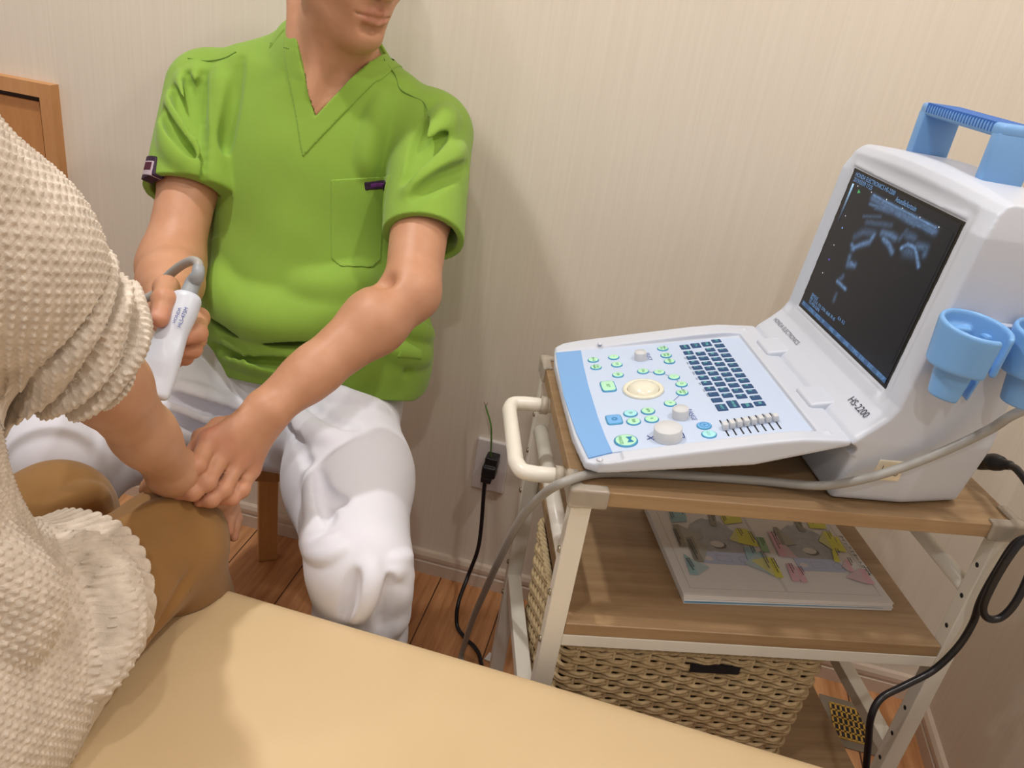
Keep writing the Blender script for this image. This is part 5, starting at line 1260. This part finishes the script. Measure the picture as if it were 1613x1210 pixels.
# ---- brown trousers
Tr = Field()
Tr.u(loft([(.472, -.605, .37, .165, .15), (.56, -.605, .37, .16, .145), (.64, -.605, .38, .14, .12)], .03))
for h_, k_, a_ in ((hpR, kR, aR), (hpL, kL, aL)):
    Tr.u(cone(h_, mix3(h_, k_, .5), .084, .080), .03); Tr.u(cone(mix3(h_, k_, .5), k_, .079, .066), .03); Tr.u(cone(k_, mix3(k_, a_, .25), .066, .058), .015); Tr.u(cone(mix3(k_, a_, .25), a_, .058, .048), .02)
T0_ = Field(); T0_.ops = list(Tr.ops)
for pts in ([(175, 845), (230, 812), (290, 796)], [(95, 800), (130, 785), (160, 780)]): ridge(Tr, T0_, pts, .006, -.003)
groove(Tr, T0_, [(300, 905), (270, 960), (235, 1010)], .003, .001)
Tr.keep(lambda Q: np.where(Q[:, 1] < .70, .4705-Q[:, 2], .06-Q[:, 2]), .003)
tro = field_obj('trousers', Tr, .0026, (-.84, .20, .05), (-.38, .86, .68), MAT['brown'], pat, relax=1)
seam([(120, 1165), (190, 1085), (250, 1000), (300, 930)], T0_, .0008, MAT['brown'], tro)

# ---- cream sweater
K = Field()
K.u(loft([(.45, -.590, .405, .163, .175), (.58, -.592, .410, .165, .178), (.66, -.595, .405, .160, .155), (.76, -.60, .395, .158, .130), (.90, -.605, .410, .160, .112), (1.00, -.61, .435, .145, .105), (1.06, -.612, .445, .08, .07)], .03))
K.u(cone((-.520, .40, .555), (-.500, .63, .552), .102, .094), .04); K.u(cone((-.68, .40, .555), (-.660, .60, .552), .100, .090), .04)
K.u(cone(ps+A((-.02, 0, -.01)), psL, .072, .070), .05)
K.u(cone(ps, pe, .076, .060), .03); K.u(ellip(mix3(ps, pe, .48)+UPV*.006+RGT*.006, (.071, .071, .071)), .035)
K.u(cone(pe+A((-.002, -.002, -.002)), pc_, .055, .047), .025)
K.u(cone(psL, peL, .07, .062), .03); K.u(cone(peL, pwL, .058, .045), .02)
K0 = Field(); K0.ops = list(K.ops)
ridge(K, K0, [(120, 850), (165, 890), (188, 950), (185, 1010), (160, 1080)], .020, .000, .016)
ridge(K, K0, [(10, 880), (45, 940), (50, 1000)], .018, -.006, .03)
pax = (pe-ps)/np.linalg.norm(pe-ps); cax = (pc_-pe)/np.linalg.norm(pc_-pe); CLn = np.linalg.norm(pc_-pe); PLn = np.linalg.norm(pe-ps)
def basis(ax): u = np.cross(ax, [0, 0, 1.0]); u /= np.linalg.norm(u); return u, np.cross(ax, u)
pb_, cb_ = basis(pax), basis(cax)
def hemd(Q):     # how far inside the hem line a point lies
    z = np.clip(Q[:, 2], .47, .72)-.47
    return (.468+1.2*z-2.2*z*z+.006*np.sin(Q[:, 2]*60+Q[:, 0]*30)-Q[:, 1])*.78
def knit_uv(Q):
    t1 = np.clip((Q-ps)@pax, 0, PLn); d1 = np.linalg.norm(Q-ps-t1[:, None]*pax, axis=1)
    t2 = np.clip((Q-pe)@cax, 0, CLn+.02); d2 = np.linalg.norm(Q-pe-t2[:, None]*cax, axis=1)
    ang = np.arctan2(Q[:, 1]-.41, Q[:, 0]+.60); tor = np.stack([ang*.168, Q[:, 2], np.zeros(len(Q))], 1)
    q1 = Q-ps; q2 = Q-pe
    s1 = np.stack([np.arctan2(q1@pb_[1], q1@pb_[0])*.068, q1@pax, np.ones(len(Q))], 1); s2 = np.stack([np.arctan2(q2@cb_[1], q2@cb_[0])*.062, q2@cax+PLn, np.ones(len(Q))], 1)
    s_ = np.where((d1 < d2)[:, None], s1, s2); return np.where((np.minimum(d1, d2) < .098)[:, None], s_, tor)
def gather(Q, d):      # the pushed-up sleeve lies in thick rings above the cuff
    q = Q-pc_; t = q@cax; rad = np.linalg.norm(q-t[:, None]*cax, axis=1); m = (t > -.10) & (t < .02) & (rad < .098)
    a = np.arctan2(q@cb_[1], q@cb_[0]); w = t+.005*np.sin(a*2+.6)+.004*np.sin(a*3+t*60)
    e = np.clip((t+.098)/.03, 0, 1)*np.clip((.004-t)/.012, 0, 1)*np.clip((.098-rad)/.016, 0, 1); return np.where(m, d-e*(.0085*(np.abs(np.sin(pi*w/.0235))**.6*2-1.1)+.002*np.sin(a*5+w*180)), d)
K.disp(gather)
def knit(Q, d):
    o = d.copy(); m = np.abs(d) < .012
    if not m.any(): return o
    P_ = Q[m]; uv = knit_uv(P_); u_, v_ = uv[:, 0], uv[:, 1]
    hz = hemd(P_); rib = (uv[:, 2] < .5) & (hz < .040) & (P_[:, 2] < .70)
    lam = .0086; lv = .0066
    row = np.floor(v_/lv); fu = (u_/lam+.5*(row % 2)) % 1-.5; fv = (v_/lv) % 1-.5
    b = np.exp(-((fu/.26)**2+(fv/.34)**2))
    h = .0026*b-.0016+.0004*np.cos(2*pi*u_/lam*2)
    cuf = (uv[:, 2] > .5) & (v_ > PLn+CLn-.014)
    h2 = .0060*np.abs(np.cos(pi*u_/.0080))**.4-.0080
    h = np.where(rib, h2, h); h = np.where(cuf & ~rib, .0013*np.cos(2*pi*u_/.0062), h)
    o[m] = d[m]-h; return o
K.disp(knit)
K.keep(lambda Q: np.where(Q[:, 2] < .70, np.maximum(-hemd(Q), .4715-Q[:, 2]), -1.0), .002)
def cuffcut(Q, d):
    t = (Q-pc_)@cax; rad = np.linalg.norm(Q-pc_-t[:, None]*cax, axis=1); m = (t > -.03) & (t < .09) & (rad < .10)
    inn_ = rad-(.040+np.clip(t, -.03, 0)*.35); return np.where(m, np.maximum(d, np.maximum(t, -inn_)), d)
K.disp(cuffcut)
K.sub(cone((-.615, .45, 1.06), (-.615, .50, 1.16), .060, .066), .004)
sw_ = field_obj('sweater', K, .00145, (-.90, .20, .45), (-.30, .75, 1.16), MAT['wool'], pat, {'knit': knit_uv})
